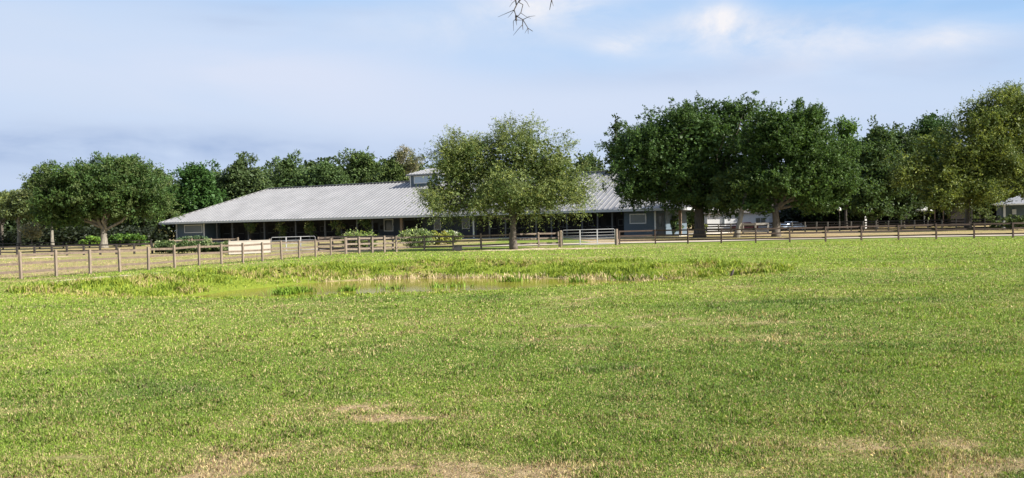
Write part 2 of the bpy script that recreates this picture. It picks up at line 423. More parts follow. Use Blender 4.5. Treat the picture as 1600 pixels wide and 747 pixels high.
ys = [-3000, -1200, -400, -120, -40, -15, 0]
y = 3.0
while y < 60: ys.append(y); y += 0.16 + y * 0.006
while y < 170: ys.append(y); y += 1.2
ys += [180, 200, 240, 300, 400, 600, 1000, 1800, 3500, 7000]
xs = list(np.arange(-48, 48.01, 0.42)); xs = [-7000, -3000, -1500, -800, -400, -250, -160, -120, -95, -80, -70, -62, -55, -51] + xs + [51, 55, 62, 70, 80, 95, 120, 160, 250, 400, 800, 1500, 3000, 7000]
gx, gy = np.meshgrid(np.array(xs, float), np.array(ys, float))
rd = rimdist(gx, gy); hz = height(gx, gy, rd)
dr, sa_, lu = fields(gx, gy, rd)
ny, nx = gx.shape
me = bpy.data.meshes.new('ground')
V = np.stack([gx.ravel(), gy.ravel(), hz.ravel()], 1).astype(np.float32)
idx = np.arange(ny * nx).reshape(ny, nx)
Q = np.stack([idx[:-1, :-1], idx[:-1, 1:], idx[1:, 1:], idx[1:, :-1]], -1).reshape(-1, 4).astype(np.int32)
me.vertices.add(len(V)); me.vertices.foreach_set('co', V.ravel())
me.loops.add(Q.size); me.loops.foreach_set('vertex_index', Q.ravel())
me.polygons.add(len(Q)); me.polygons.foreach_set('loop_start', np.arange(0, Q.size, 4, dtype=np.int32)); me.polygons.foreach_set('loop_total', np.full(len(Q), 4, dtype=np.int32))
me.polygons.foreach_set('use_smooth', np.ones(len(Q), bool))
for nm, arr in (('dry', dr), ('sand', sa_), ('lush', lu)):
    a = me.attributes.new(nm, 'FLOAT', 'POINT'); a.data.foreach_set('value', arr.ravel().astype(np.float32))
me.update(calc_edges=True); me.materials.append(M['ground'])
ground = bpy.data.objects.new('ground', me); COL.objects.link(ground); tag(ground, kind='structure')

# pond water, one closed sheet inside the banks
cx, cy = RIM[:, 0].mean(), RIM[:, 1].mean()
mb = MB()
pw = []
for i in range(len(RIM)):
    a = RIM[i - 1]; b_ = RIM[i]; c_ = RIM[(i + 1) % len(RIM)]
    tdir = (c_ - a) / np.hypot(*(c_ - a)); nin = np.array([tdir[1], -tdir[0]])
    q = b_ + nin * 1.2
    if poly_dist(q[None], RIM)[0] < 0: q = b_ - nin * 1.2
    pw.append((q[0], q[1], POND_Z))
mb.sheet(pw); wob = mb.build('water', M['water']); tag(wob, kind='structure')

# sandy drive behind the pasture fence, and the paved strip in front of the barn
def strip(name, mat, px, wd, z=0.03):
    c = [G(x, y) for x, y in px]; mb = MB()
    L = []; Rr = []
    for i, q in enumerate(c):
        d = (c[min(i + 1, len(c) - 1)] - c[max(i - 1, 0)]).normalized(); s_ = Vector((-d.y, d.x, 0))
        k = wd * (1 + 0.12 * math.sin(i * 2.1)) / 2
        L.append(q + s_ * k + Vector((0, 0, z))); Rr.append(q - s_ * k + Vector((0, 0, z)))
    b0 = len(mb.v); mb.v += L + Rr; n_ = len(c)
    for i in range(n_ - 1): mb.f.append((i, n_ + i, n_ + i + 1, i + 1))
    o = mb.build(name, mat); tag(o, kind='structure'); return o
strip('sandy_drive', M['sand'], [(480, 391), (540, 388.5), (610, 387.6), (700, 386), (800, 384.2), (900, 381.6), (1000, 379.5), (1100, 377.6), (1200, 375), (1300, 373), (1400, 371), (1500, 369.5), (1600, 368), (1800, 364.5)], 4.4, 0.06)

# ------------------------------------------------------------------ leaves
rs = np.random.RandomState(11)
def unit(v): return v / (np.linalg.norm(v, axis=1, keepdims=True) + 1e-9)
def leaf_quads(P, size, aspect, cols, up=0.35, axis=None):
    """a small rhombus per point"""
    n = len(P)
    nrm = rs.normal(size=(n, 3)); nrm[:, 2] = np.abs(nrm[:, 2]) + up; nrm = unit(nrm)
    a = rs.normal(size=(n, 3)) if axis is None else axis + rs.normal(size=(n, 3)) * 0.45
    a = unit(a - nrm * (a * nrm).sum(1, keepdims=True)); b = np.cross(nrm, a)
    s = (size * (0.6 + 0.8 * rs.rand(n)))[:, None] if np.isscalar(size) else size[:, None]
    V = np.stack([P - a * s * 0.5, P + b * s * aspect * 0.5 + a * s * 0.05, P + a * s * 0.5, P - b * s * aspect * 0.5 + a * s * 0.05], 1).reshape(-1, 3)
    return V
def clumps_in(lobes, n, shell=0.55):
    """clump centres in a union of ellipsoids [(cx,cy,cz,rx,ry,rz)], pushed to their shells"""
    L = np.array(lobes, float); wgt = (L[:, 3] * L[:, 4] * L[:, 5]) ** (2 / 3); wgt /= wgt.sum()
    k = rs.choice(len(L), n, p=wgt); d = unit(rs.normal(size=(n, 3)))
    r = shell + (1 - shell) * rs.rand(n) ** 0.6
    r = np.where(rs.rand(n) < 0.22, rs.rand(n) ** 0.5 * 0.8, r)
    return L[k, :3] + d * L[k, 3:] * r[:, None], d
def crown(parent, off, lobes, nclump, leaves, lsize, rad, col, name='crown', aspect=0.55, twig=0.0, droop=0.0, colvar=0.25, yel=0.15, spike=0.0, ntw=9, cold=None, zmin=None, bough=0.0, per=10, fill=0.0, shrink=0.85):
    if bough > 0:                                                  # clumps gather on boughs, gaps open between the boughs
        nb = max(6, nclump // per); BC, BD_ = clumps_in([(*q[:3], q[3] * shrink, q[4] * shrink, q[5] * shrink) for q in lobes], nb, 0.72)
        k_ = rs.randint(0, nb, nclump); br_ = bough * (0.6 + 0.8 * rs.rand(nb))
        C = BC[k_] + unit(rs.normal(size=(nclump, 3)) + np.array([0, 0, 0.25])) * (br_[k_] * rs.rand(nclump) ** 0.5)[:, None] * np.array([1.15, 1.15, 0.7])
        dirs = unit(BD_[k_] + 0.5 * unit(rs.normal(size=(nclump, 3))))
    else: C, dirs = clumps_in(lobes, nclump)
    cv = 1 + colvar * (rs.rand(nclump) - 0.5) * 2
    n = nclump * leaves
    ci = np.repeat(np.arange(nclump), leaves)
    if twig > 0:
        tw = rs.randint(0, ntw, n) + ci * ntw                     # leaves sit along twigs
        T0 = np.repeat(C, ntw, 0) + unit(rs.normal(size=(nclump * ntw, 3))) * (rad * rs.rand(nclump * ntw) ** 0.5)[:, None]
        TD = unit(np.repeat(dirs, ntw, 0) * 0.9 + rs.normal(size=(nclump * ntw, 3)) * 0.75 + np.array([0, 0, spike]))
        TL = twig * (0.4 + 0.9 * rs.rand(nclump * ntw))
        t_ = rs.rand(n)
        P = T0[tw] + TD[tw] * (TL[tw] * t_)[:, None] + rs.normal(size=(n, 3)) * 0.05
        P[:, 2] -= droop * (t_ * TL[tw]) ** 2
        ax = TD[tw].copy(); ax[:, 2] -= droop * 1.5 * t_
    else:
        rr_ = rad * (0.55 + 0.8 * rs.rand(nclump))
        P = C[ci] + unit(rs.normal(size=(n, 3))) * (rr_[ci] * rs.rand(n) ** 0.45)[:, None] * np.array([1.1, 1.1, 0.75])
        ax = None
    if zmin is not None: P[:, 2] = np.maximum(P[:, 2], zmin + 0.3 * rs.rand(n))
    base = np.array(col)[None] * np.ones((n, 1))
    yy = (rs.rand(n) < yel)[:, None]
    base = np.where(yy, base * np.array([1.7, 1.45, 1.0]), base)
    base = base * cv[ci][:, None] * (0.75 + 0.5 * rs.rand(n))[:, None]
    if cold is not None:                                           # some clumps of a second tone
        sel = (rs.rand(nclump) < cold[1])[ci][:, None]
        base = np.where(sel, np.array(cold[0])[None] * (0.8 + 0.4 * rs.rand(n))[:, None], base)
    V = leaf_quads(P, lsize, aspect, None, axis=ax)
    if fill > 0:                                                   # leaves of the inner crown
        Lb = np.array(lobes, float); nf_ = int(n * fill); w_ = Lb[:, 3] * Lb[:, 5]; k_ = rs.choice(len(Lb), nf_, p=w_ / w_.sum())
        Pf = Lb[k_, :3] + unit(rs.normal(size=(nf_, 3))) * Lb[k_, 3:] * (0.80 * rs.rand(nf_) ** 0.4)[:, None]
        V = np.concatenate([V, leaf_quads(Pf, lsize * 2.0, 0.8, None)]); base = np.concatenate([base, np.array(col)[None] * (0.7 + 0.5 * rs.rand(nf_))[:, None]]); n += nf_
    o = np_mesh(name, V, n, 4, M['leaf'], base, parent, off)
    return o, C
def curve(a, b, sag, k=6, wob=0.0):
    a = Vector(a); b = Vector(b); o = []
    for i in range(k + 1):
        t_ = i / k; q = a.lerp(b, t_); q.z += sag * math.sin(math.pi * t_)
        if 0 < i < k: q += Vector((random.uniform(-1, 1), random.uniform(-1, 1), random.uniform(-0.5, 0.5))) * wob
        o.append(q)
    return o
def tree(name, label, base, trunk_r, fork_h, lobes, nclump, leaves, lsize, rad, col, group=None, bark='bark', limbs=7, lean=(0, 0), twigs=30, stems=1, **kw):
    """base: world point; lobes: ellipsoids in world coordinates"""
    base = Vector((base[0], base[1], gz(base[0], base[1]) - 0.05 if base[1] < 90 else 0.0))
    root = thing(name, label, 'tree', base, group)
    cr, C = crown(root, tuple(base), lobes, nclump, leaves, lsize, rad, col, **kw)
    mb = MB(base)
    fk = base + Vector((lean[0], lean[1], fork_h))
    pts = curve(base - Vector((0, 0, 0.2)), fk, 0, 5, trunk_r * 0.12)
    mb.tube(pts, [trunk_r * (1.45 if i == 0 else 1.12 if i == 1 else 1.0 - 0.05 * i) for i in range(6)], 10)
    mb.build('trunk', M[bark], root, True)
    mb = MB(base)
    L = sorted(lobes, key=lambda q: -q[3] * q[5])[:limbs]
    ends = []
    for i in range(limbs):
        l = L[i % len(L)]
        tgt = Vector((l[0] + random.uniform(-.4, .4) * l[3], l[1] + random.uniform(-.5, .5) * l[4], l[2] + random.uniform(-.3, .4) * l[5]))
        s0 = fk - Vector((0, 0, random.uniform(0.0, 0.25) * fork_h))
        pp = curve(s0, tgt, -0.06 * (tgt - s0).length, 6, 0.05 * (tgt - s0).length)
        r0 = trunk_r * random.uniform(0.42, 0.62)
        mb.tube(pp, [r0 * (1 - 0.75 * j / 6) for j in range(7)], 7); ends.append((pp, r0))
    for i in range(twigs):
        c_ = Vector(C[rs.randint(len(C))]); pp, r0 = min(ends, key=lambda e_: (e_[0][-2] - c_).length)
        s0 = pp[random.randint(2, 5)]
        q = curve(s0, c_, 0.04 * (c_ - s0).length, 4, 0.05 * (c_ - s0).length)
        mb.tube(q, [r0 * 0.32 * (1 - 0.8 * j / 4) for j in range(5)], 5)
    mb.build('limb', M[bark], root, True)
    return root
def lobes_px(lst, Y, depth=0.8):
    """[(px, py, rx, ry[, dy])] -> ellipsoids at depth Y with real size"""
    o = []; k = Y / FPX
    for q in lst:
        dy_ = (q[4] if len(q) > 4 else 0.0)
        c_ = D(q[0], q[1], Y + dy_)
        o.append((c_.x, c_.y, c_.z, q[2] * k, q[2] * k * depth, q[3] * k))
    return o

OAK = (0.052, 0.098, 0.028); ELM = (0.140, 0.180, 0.066); MID = (0.060, 0.098, 0.030)
# the broad light tree in front of the barn
b = G(803, 389.5); Y = b.y
tree('elm_tree', 'broad feathery light green tree standing alone before the barn, beside the pipe gate', b, 0.28, 3.2,
     lobes_px([(802, 238, 48, 42), (838, 244, 40, 40), (868, 252, 32, 32), (768, 248, 34, 38), (726, 258, 36, 40), (712, 240, 22, 24), (700, 282, 32, 42), (724, 312, 44, 26), (682, 318, 26, 16), (676, 290, 14, 22), (872, 268, 34, 38), (902, 286, 24, 32), (872, 300, 36, 28), (805, 290, 62, 40), (760, 286, 40, 36), (840, 290, 40, 36), (800, 320, 40, 22), (900, 306, 22, 18)], Y, 0.85),
     1250, 125, 0.14, 0.40, ELM, twig=1.4, droop=0.20, spike=0.45, yel=0.2, colvar=0.3, aspect=0.40, bark='bark', limbs=9, twigs=60, cold=((0.065, 0.105, 0.030), 0.2), bough=1.05, per=9, fill=0.05, shrink=0.97)
# two great oaks to the right of the barn
b = G(1093, 370.6); Y = b.y
tree('oak_tree', 'huge round dark green oak whose crown overhangs the right end of the barn', b, 0.64, 4.2,
     lobes_px([(1075, 235, 100, 72), (1014, 250, 58, 52), (1130, 205, 62, 52), (1160, 255, 58, 58), (1000, 285, 52, 24), (1060, 288, 70, 34), (1120, 290, 70, 34), (1050, 202, 55, 36), (1105, 196, 52, 38), (1004, 222, 34, 30), (1150, 180, 36, 26), (985, 300, 28, 14), (985, 238, 42, 36), (1040, 240, 60, 50), (1075, 255, 60, 50), (1130, 320, 44, 16), (1020, 305, 50, 14), (1100, 312, 50, 18)], Y, 1.0),
     2000, 120, 0.19, 0.50, OAK, yel=0.14, colvar=0.3, bough=2.0, per=14, fill=0.10, limbs=9, twigs=50, twig=0.6, spike=0.3, ntw=10)
b = G(1213, 370); Y = b.y
tree('oak_tree', 'dark green oak with a bare forked grey trunk, right of the huge round oak', b, 0.44, 3.4,
     lobes_px([(1225, 220, 62, 56), (1270, 245, 56, 52), (1200, 200, 38, 38), (1300, 262, 36, 40), (1240, 290, 76, 26), (1180, 280, 36, 36), (1255, 195, 36, 24), (1300, 285, 34, 24), (1180, 320, 32, 16), (1265, 314, 40, 18), (1310, 300, 26, 26)], Y, 0.95),
     1500, 115, 0.19, 0.5, (0.052, 0.098, 0.026), yel=0.16, colvar=0.3, bough=1.9, per=14, fill=0.10, bark='bark', limbs=8, twigs=40, twig=0.6, spike=0.3)
b = G(1150, 371.5)
tree('oak_tree', 'slim leaning tree with a crooked pale trunk between the two great oaks', b, 0.30, 5.0,
     lobes_px([(1165, 285, 50, 30), (1180, 315, 30, 12), (1140, 312, 34, 14)], b.y + 2, 0.9), 260, 80, 0.26, 0.8, MID, bark='pale_bark', limbs=5, lean=(1.3, 0.5), twigs=12)
# cedar poking up behind the great oak
def conifer(label, px, py_top, w_px, Y, base_py=360):
    c_ = D(px, py_top, Y); root = thing('conifer_tree', label, 'tree', (c_.x, Y, 0))
    H_ = c_.z; k = Y / FPX; lob = []
    for i in range(22):
        t_ = i / 21; zz = H_ * (0.98 - 0.75 * t_); rr_ = w_px * k * (0.08 + 0.9 * t_) * random.uniform(0.7, 1.15)
        a_ = random.uniform(0, 6.28)
        lob.append((c_.x + math.cos(a_) * rr_ * 0.4, Y + math.sin(a_) * rr_ * 0.4, zz, rr_ * 0.6, rr_ * 0.6, H_ * 0.035))
    crown(root, (c_.x, Y, 0), lob, 260, 70, 0.36, 0.4, (0.035, 0.06, 0.022), yel=0.08, twig=0.9, spike=0.5)
    mb = MB((c_.x, Y, 0)); mb.tube([(c_.x, Y, -0.2), (c_.x, Y, H_ * 0.5), (c_.x, Y, H_ * 0.97)], [0.4, 0.25, 0.04], 8); mb.build('trunk', M['bark'], root, True)
conifer('pointed dark cedar rising above the barn roof behind the huge round oak', 962, 178, 30, 135)
# left group
b = G(163, 387.5); Y = b.y
tree('oak_tree', 'broad round oak with a pale forked trunk, left of the barn', b, 0.5, 3.0,
     lobes_px([(170, 290, 78, 44), (120, 290, 44, 38), (225, 300, 42, 38), (160, 274, 58, 26), (200, 272, 38, 22), (105, 320, 40, 20), (238, 312, 30, 22), (155, 318, 72, 26), (200, 325, 40, 20), (195, 264, 26, 12), (95, 278, 26, 16), (120, 338, 30, 12), (85, 305, 34, 34), (100, 345, 34, 14), (70, 330, 26, 22), (160, 290, 70, 30)], Y, 0.95),
     1500, 120, 0.21, 0.6, OAK, yel=0.16, colvar=0.35, bough=2.2, per=14, fill=0.10, bark='pale_bark', limbs=9, twigs=50, twig=0.8, spike=0.3, cold=((0.095, 0.135, 0.045), 0.3))
# trees in the far-left wood
def far_tree(label, px, base_py, top_py, w_px, Y, col, bark='bark', trunk=0.3, crown_low=None, n=160, ls=0.42, group='trees of the wood at far left', name='oak_tree', **kw):
    g = D(px, base_py, Y); rx = w_px / 2; cb = crown_low if crown_low else base_py - 18
    hh = (cb - top_py) / 2; cyy = (cb + top_py) / 2
    lob = [(px, cyy, rx * 0.75, hh * 0.85)]
    for i in range(7):
        a_ = random.uniform(0, 6.28); lob.append((px + math.cos(a_) * rx * 0.55, cyy + math.sin(a_) * hh * 0.5, rx * random.uniform(0.35, 0.5), hh * random.uniform(0.35, 0.5), random.uniform(-2, 2)))
    lob.append((px + random.uniform(-.2, .2) * rx, top_py + hh * 0.3, rx * 0.38, hh * 0.3))
    fork = max(1.5, (base_py - cb) * Y / FPX + 0.8)
    return tree(name, label, (g.x, Y), trunk, fork, lobes_px(lob, Y, 0.9), n, 80, ls, 1.0, col, group, bark, 5, twigs=10, **kw)
LG = 'trees of the wood at far left'
far_tree('pale-trunked tree at the left edge of the wood with grey-green foliage', 30, 384, 296, 84, 152, (0.085, 0.115, 0.045), 'pale_bark', 0.32, 345, cold=((0.10, 0.12, 0.05), 0.2), group=LG)
far_tree('thin yellowish-green tree with a pale trunk just left of the broad round oak', 82, 383, 300, 70, 146, (0.085, 0.125, 0.035), 'pale_bark', 0.26, 350, n=110, group=LG)
far_tree('dark bushy tree behind the thin yellowish-green one in the left wood', 72, 380, 272, 92, 172, (0.05, 0.08, 0.026), trunk=0.35, crown_low=362, n=240, group=LG)
far_tree('small grey mossy tree in the gap of the left wood', 50, 384, 350, 28, 150, (0.16, 0.17, 0.12), 'pale_bark', 0.09, 374, n=40, group=LG, ls=0.3)
far_tree('olive tree cut by the left edge of the photo', 4, 384, 298, 70, 160, (0.09, 0.12, 0.04), trunk=0.3, crown_low=350, group=LG)
far_tree('dark low tree filling the wood behind the broad round oak', 128, 382, 300, 90, 178, (0.035, 0.058, 0.022), trunk=0.3, crown_low=368, n=240, group=LG)
far_tree('dark tree in the shade right of the broad round oak', 215, 380, 300, 80, 175, (0.035, 0.06, 0.022), trunk=0.3, crown_low=368, n=220, group=LG)
far_tree('small narrow tree with a short dark trunk beneath the broad round oak\'s left side', 98, 383, 330, 40, 166, (0.06, 0.09, 0.03), trunk=0.22, crown_low=362, n=70, group=LG)
# row behind the barn
BG = 'trees behind the barn'
rowb = [(248, 264, 66, 190, (0.085, 0.12, 0.055), 'pale loose tree between the broad round oak and the dark rounded one'),
        (308, 256, 84, 182, (0.038, 0.085, 0.022), 'dark rounded tree above the left corner of the barn roof'),
        (382, 246, 84, 186, (0.055, 0.085, 0.034), 'grey-green tree behind the left hip of the barn roof'),
        (452, 243, 84, 190, (0.055, 0.09, 0.032), 'tree behind the left end of the barn ridge, right of the left hip'),
        (505, 248, 70, 184, (0.050, 0.085, 0.030), 'dark bushy tree behind the middle of the barn ridge'),
        (560, 232, 84, 188, (0.058, 0.092, 0.030), 'tall tree behind the barn ridge, the highest between the left hip and cupola'),
        (612, 240, 66, 184, (0.060, 0.092, 0.030), 'green tree just left of the roof cupola'),
        (340, 280, 70, 205, (0.04, 0.065, 0.025), 'low dark tree filling the gap behind the dark rounded one'),
        (425, 272, 80, 206, (0.04, 0.068, 0.026), 'low dark tree in the gap behind the barn ridge'),
        (530, 268, 90, 206, (0.055, 0.085, 0.022), 'low yellow-tipped tree right above the barn ridge'),
        (280, 300, 70, 205, (0.035, 0.062, 0.024), 'low dark tree beside the left end of the barn'),
        (650, 262, 60, 200, (0.045, 0.075, 0.026), 'dark tree right behind the roof cupola'),
        (715, 240, 70, 196, (0.05, 0.08, 0.028), 'tree mostly hidden behind the broad feathery tree'),
        (920, 240, 40, 160, (0.05, 0.08, 0.028), 'narrow dark tree between the feathery tree and the huge round oak')]
for px, tp, wd, Yy, cc, lb in rowb:
    cc = tuple(1.3 * q_ for q_ in cc)
    far_tree(lb, px, 372, tp, wd * 1.15, Yy, cc, trunk=0.25, crown_low=352, n=420, ls=0.36, group=BG, twig=0.9, spike=0.4, colvar=0.35, bough=2.2, per=10, fill=0.12)
far_tree('pale half-bare tree with whitish twigs left of the feathery tree', 636, 372, 228, 46, 184, (0.13, 0.14, 0.075), 'pale_bark', 0.3, 275, n=70, ls=0.3, group=BG, cold=((0.26, 0.24, 0.19), 0.25))
# right-hand background
RG = 'trees beyond the back paddock on the right'
rowr = [(1322, 196, 64, 150, (0.070, 0.13, 0.030), 'bright green tree just right of the forked oak', 300),
        (1370, 194, 92, 142, (0.045, 0.078, 0.026), 'dark tree standing over the back paddock fence', 322),
        (1412, 200, 80, 150, (0.040, 0.068, 0.024), 'blackish tree behind the middle of the back paddock fence', 325),
        (1452, 173, 84, 156, (0.036, 0.075, 0.024), 'tall dark round-topped tree with sky showing through its crown', 300),
        (1345, 250, 90, 158, (0.035, 0.055, 0.022), 'low dark tree behind the back paddock fence near the lamp globe', 332),
        (1290, 270, 70, 160, (0.035, 0.06, 0.022), 'low dark tree seen through the gap right of the forked oak', 330),
        (1500, 230, 90, 168, (0.045, 0.07, 0.024), 'dark tree behind the brown shed', 322),
        (1570, 240, 110, 160, (0.04, 0.068, 0.022), 'dark tree behind the grey-blue outbuilding', 318),
        (1425, 275, 80, 165, (0.030, 0.05, 0.02), 'low black-green tree behind the white parasol', 318),
        (1235, 290, 70, 175, (0.035, 0.06, 0.022), 'low dark tree above the pale blue car', 325),
        (1110, 300, 80, 190, (0.035, 0.06, 0.022), 'low dark tree behind the white house', 326),
        (1175, 300, 70, 188, (0.035, 0.06, 0.022), 'second low dark tree behind the white house, by its red car', 326)]
for px, tp, wd, Yy, cc, lb, lo in rowr:
    cc = tuple(1.2 * q_ for q_ in cc)
    far_tree(lb, px, 361, tp, wd * 1.1, Yy, cc, 'shade_dark_bark', 0.27, lo + 30, n=560, ls=0.31, group=RG, twig=0.8, spike=0.25, colvar=0.35, bough=2.0, per=10, fill=0.12)
b = Vector((D(1512, 358, 118).x, 118, 0))
tree('elm_tree', 'tall feathery olive-green tree at the right edge, arching over the grey-blue outbuilding', b, 0.36, 4.5,
     lobes_px([(1560, 200, 60, 55), (1520, 240, 60, 52), (1610, 225, 60, 70), (1480, 270, 48, 36), (1570, 265, 60, 40), (1530, 180, 40, 26), (1600, 170, 46, 30), (1470, 300, 34, 22), (1600, 300, 26, 16), (1440, 255, 30, 26), (1655, 260, 50, 60), (1520, 295, 40, 18), (1415, 275, 28, 28), (1450, 225, 26, 22), (1540, 305, 46, 16), (1470, 318, 30, 14)], 112, 0.85),
     1900, 90, 0.22, 0.5, (0.118, 0.155, 0.040), bough=1.8, per=12, fill=0.07, twig=1.5, droop=0.12, spike=0.5, yel=0.25, colvar=0.35, aspect=0.42, limbs=9, twigs=50, cold=((0.07, 0.105, 0.03), 0.3))
# far wood closing the horizon and the scrub below it: masses nobody could count
def wood(name, tops, Y0, Y1, n, k, ls, col, label, cat):
    px = rs.uniform(tops[0][0], tops[-1][0], n); Yv = rs.uniform(Y0, Y1, n)
    tt = np.interp(px, [q[0] for q in tops], [q[1] for q in tops]) + 14 * (rs.rand(n) - 0.35) + 12 * (vnoise(px, px * 0, 34.0, 5) - 0.5)
    zt = np.array([D(a, b, c).z for a, b, c in zip(px, tt, Yv)]); X = np.array([D(a, 350, c).x for a, c in zip(px, Yv)])
    r_ = 1.5 + 1.3 * rs.rand(n); z = 0.3 + (np.maximum(zt - r_, 0.4) - 0.3) * rs.rand(n) ** 0.6
    ci = np.repeat(np.arange(n), k); m_ = n * k
    P = np.stack([X, Yv, z], 1)[ci] + unit(rs.normal(size=(m_, 3))) * (r_[ci] * rs.rand(m_) ** 0.4)[:, None]
    P[:, 2] = np.maximum(P[:, 2], 0.1)
    c_ = np.array(col)[None] * (0.7 + 0.6 * rs.rand(n))[ci][:, None] * (0.75 + 0.5 * rs.rand(m_))[:, None]
    o = np_mesh(name, leaf_quads(P, ls, 0.7, None), m_, 4, M['leaf'], c_, None, (0, Y0, 0))
    return tag(o, label, cat, kind='stuff')
wood('woodland_foliage', [(-500, 300), (0, 312), (100, 300), (230, 300), (300, 268), (345, 258), (400, 250), (450, 250), (540, 243), (660, 244), (760, 262), (940, 260), (1000, 280), (1240, 285), (1330, 268), (1560, 250), (1700, 250), (2100, 290)], 200, 216, 3800, 50, 0.9, (0.045, 0.072, 0.028), 'dark far wood closing the view behind the barn and the paddocks', 'woodland')
wood('undergrowth', [(-300, 352), (0, 356), (100, 350), (262, 350)], 160, 170, 520, 60, 0.6, (0.017, 0.025, 0.011), 'scrub coloured shade-dark under the trees of the far left wood', 'undergrowth')  # near-black leaf colour puts the shade beneath the trees into the scrub
wood('undergrowth', [(1225, 312), (1300, 296), (1380, 296), (1425, 305), (1462, 305), (1500, 285), (1700, 285)], 162, 176, 1300, 60, 0.6, (0.015, 0.023, 0.011), 'scrub coloured shade-dark beyond the back paddock fence on the right', 'undergrowth')  # leaf colour taken near black to paint the shade below these crowns

# ------------------------------------------------------------------ the barn
EZ = 3.72
def eave_pt(px, py): d = ray(px, py); t_ = (EZ - CAMH) / d.z; return Vector((d.x * t_, d.y * t_, EZ))
BL, BR = eave_pt(249, 348.2), eave_pt(1067, 324.5)
U = (BR - BL); BLEN = U.length; U.normalize(); Nn = Vector((-U.y, U.x, 0))
BD = 13.8; SL = 0.435
BO = Vector((BL.x, BL.y, 0))
def B(u, v, z): return BO + U * u + Nn * v + Vector((0, 0, z))
def ub(px, v=0.0):                                       # along-the-barn coordinate that shows at this pixel column
    d = ray(px, 350); o = BO + Nn * v                    # solve (o + U*u) x = k * y
    k = d.x / d.y
    return (k * o.y - o.x) / (U.x - k * U.y)
RZ = EZ + SL * BD
barn = thing('horse_barn', 'long low horse barn with a silver ribbed hip roof and dark open stalls', 'barn', BO)
def bbox(mb, u0, u1, v0, v1, z0, z1):
    mb.quadbox([B(u0, v0, z0), B(u1, v0, z0), B(u1, v1, z0), B(u0, v1, z0), B(u0, v0, z1), B(u1, v0, z1), B(u1, v1, z1), B(u0, v1, z1)])
print('barn', BLEN, RZ, BL, BR)
# roof skins + ribs, one mesh
mb = MB(BO); T_ = 0.06
c4 = [B(0, 0, EZ), B(BLEN, 0, EZ), B(BLEN, 2 * BD, EZ), B(0, 2 * BD, EZ)]
r1, r2 = B(BD, BD, RZ), B(BLEN - BD, BD, RZ)
mb.sheet([c4[0], c4[1], r2, r1]); mb.sheet([c4[2], c4[3], r1, r2]); mb.sheet([c4[3], c4[0], r1]); mb.sheet([c4[1], c4[2], r2])
def rib(a, b_): mb.beam(a + Vector((0, 0, 0.03)), b_ + Vector((0, 0, 0.03)), 0.12, 0.11)
u = 0.62
while u < BLEN - 0.3:
    vt = min(u, BD, BLEN - u)
    rib(B(u, 0, EZ), B(u, vt, EZ + SL * vt)); rib(B(u, 2 * BD, EZ), B(u, 2 * BD - vt, EZ + SL * vt)); u += 0.74
v = 0.62
while v < 2 * BD - 0.3:
    ut = min(v, 2 * BD - v)
    rib(B(0, v, EZ), B(ut, v, EZ + SL * ut)); rib(B(BLEN, v, EZ), B(BLEN - ut, v, EZ + SL * ut)); v += 0.74
mb.beam(r1 + Vector((0, 0, 0.09)), r2 + Vector((0, 0, 0.09)), 0.7, 0.09)
for a, b_ in ((c4[0], r1), (c4[3], r1), (c4[1], r2), (c4[2], r2)): mb.beam(a + Vector((0, 0, 0.06)), b_ + Vector((0, 0, 0.08)), 0.4, 0.10)
mb.build('roof', M['roof'], barn)
mb = MB(BO)
for (a, b_, c_, d_) in ((-0.06, BLEN + 0.06, -0.10, -0.01), (-0.06, BLEN + 0.06, 2 * BD + 0.01, 2 * BD + 0.10), (-0.10, -0.01, -0.01, 2 * BD), (BLEN + 0.01, BLEN + 0.10, -0.01, 2 * BD)):
    bbox(mb, a, b_, c_, d_, EZ - 0.30, EZ + 0.02)
mb.build('fascia', M['fascia'], barn)
mb = MB(BO); bbox(mb, 0.03, BLEN - 0.03, 0.03, 2 * BD - 0.03, EZ - 0.34, EZ - 0.29); mb.build('light_block_soffit', M['stall'], barn)  # flat ceiling sheet added below the thin roof shell to block light
mb = MB(BO); bbox(mb, 0.8, BLEN - 0.8, 0.8, 2 * BD - 0.8, -0.1, 0.12); mb.build('floor_slab', M['concrete'], barn)
WT = EZ - 0.345
def wall(u0, u1, v0, mat='dark_wall', th=0.15, z0=0.12, z1=None):
    mb = MB(BO); bbox(mb, u0, u1, v0, v0 + th, z0, z1 or WT); mb.build('wall', M[mat], barn)
def window(u0, u1, v0, z0, z1, frame='white', pane='glass', fw=0.13, mull=0, par=None):
    mb = MB(BO)
    for a, b_, c_, d_ in ((u0, u1, z0, z0 + fw), (u0, u1, z1 - fw, z1), (u0, u0 + fw, z0 + fw, z1 - fw), (u1 - fw, u1, z0 + fw, z1 - fw)):
        bbox(mb, a, b_, v0 - 0.05, v0 - 0.002, c_, d_)
    for i in range(mull):
        q = u0 + (u1 - u0) * (i + 1) / (mull + 1); bbox(mb, q - 0.04, q + 0.04, v0 - 0.045, v0 - 0.022, z0 + fw, z1 - fw)
    f = mb.build('window', M[frame], par or barn)
    mb = MB(BO); bbox(mb, u0 + fw, u1 - fw, v0 - 0.02, v0 - 0.004, z0 + fw, z1 - fw); mb.build('pane', M[pane], f)
VF = 1.3
# left room
ua, ubb = ub(276, VF), ub(319, VF)
mb = MB(BO); bbox(mb, ua, ubb, VF, VF + 9, 0.12, WT); mb.build('wall', M['blue_wall'], barn)
window(ub(288, VF), ub(316, VF), VF, 1.75, 3.20, 'white', 'blind')
for q in (ua, ubb):
    mb = MB(BO); bbox(mb, q - 0.12, q + 0.12, VF - 0.10, VF - 0.003, 0.12, WT); mb.build('corner_board', M['white'], barn)
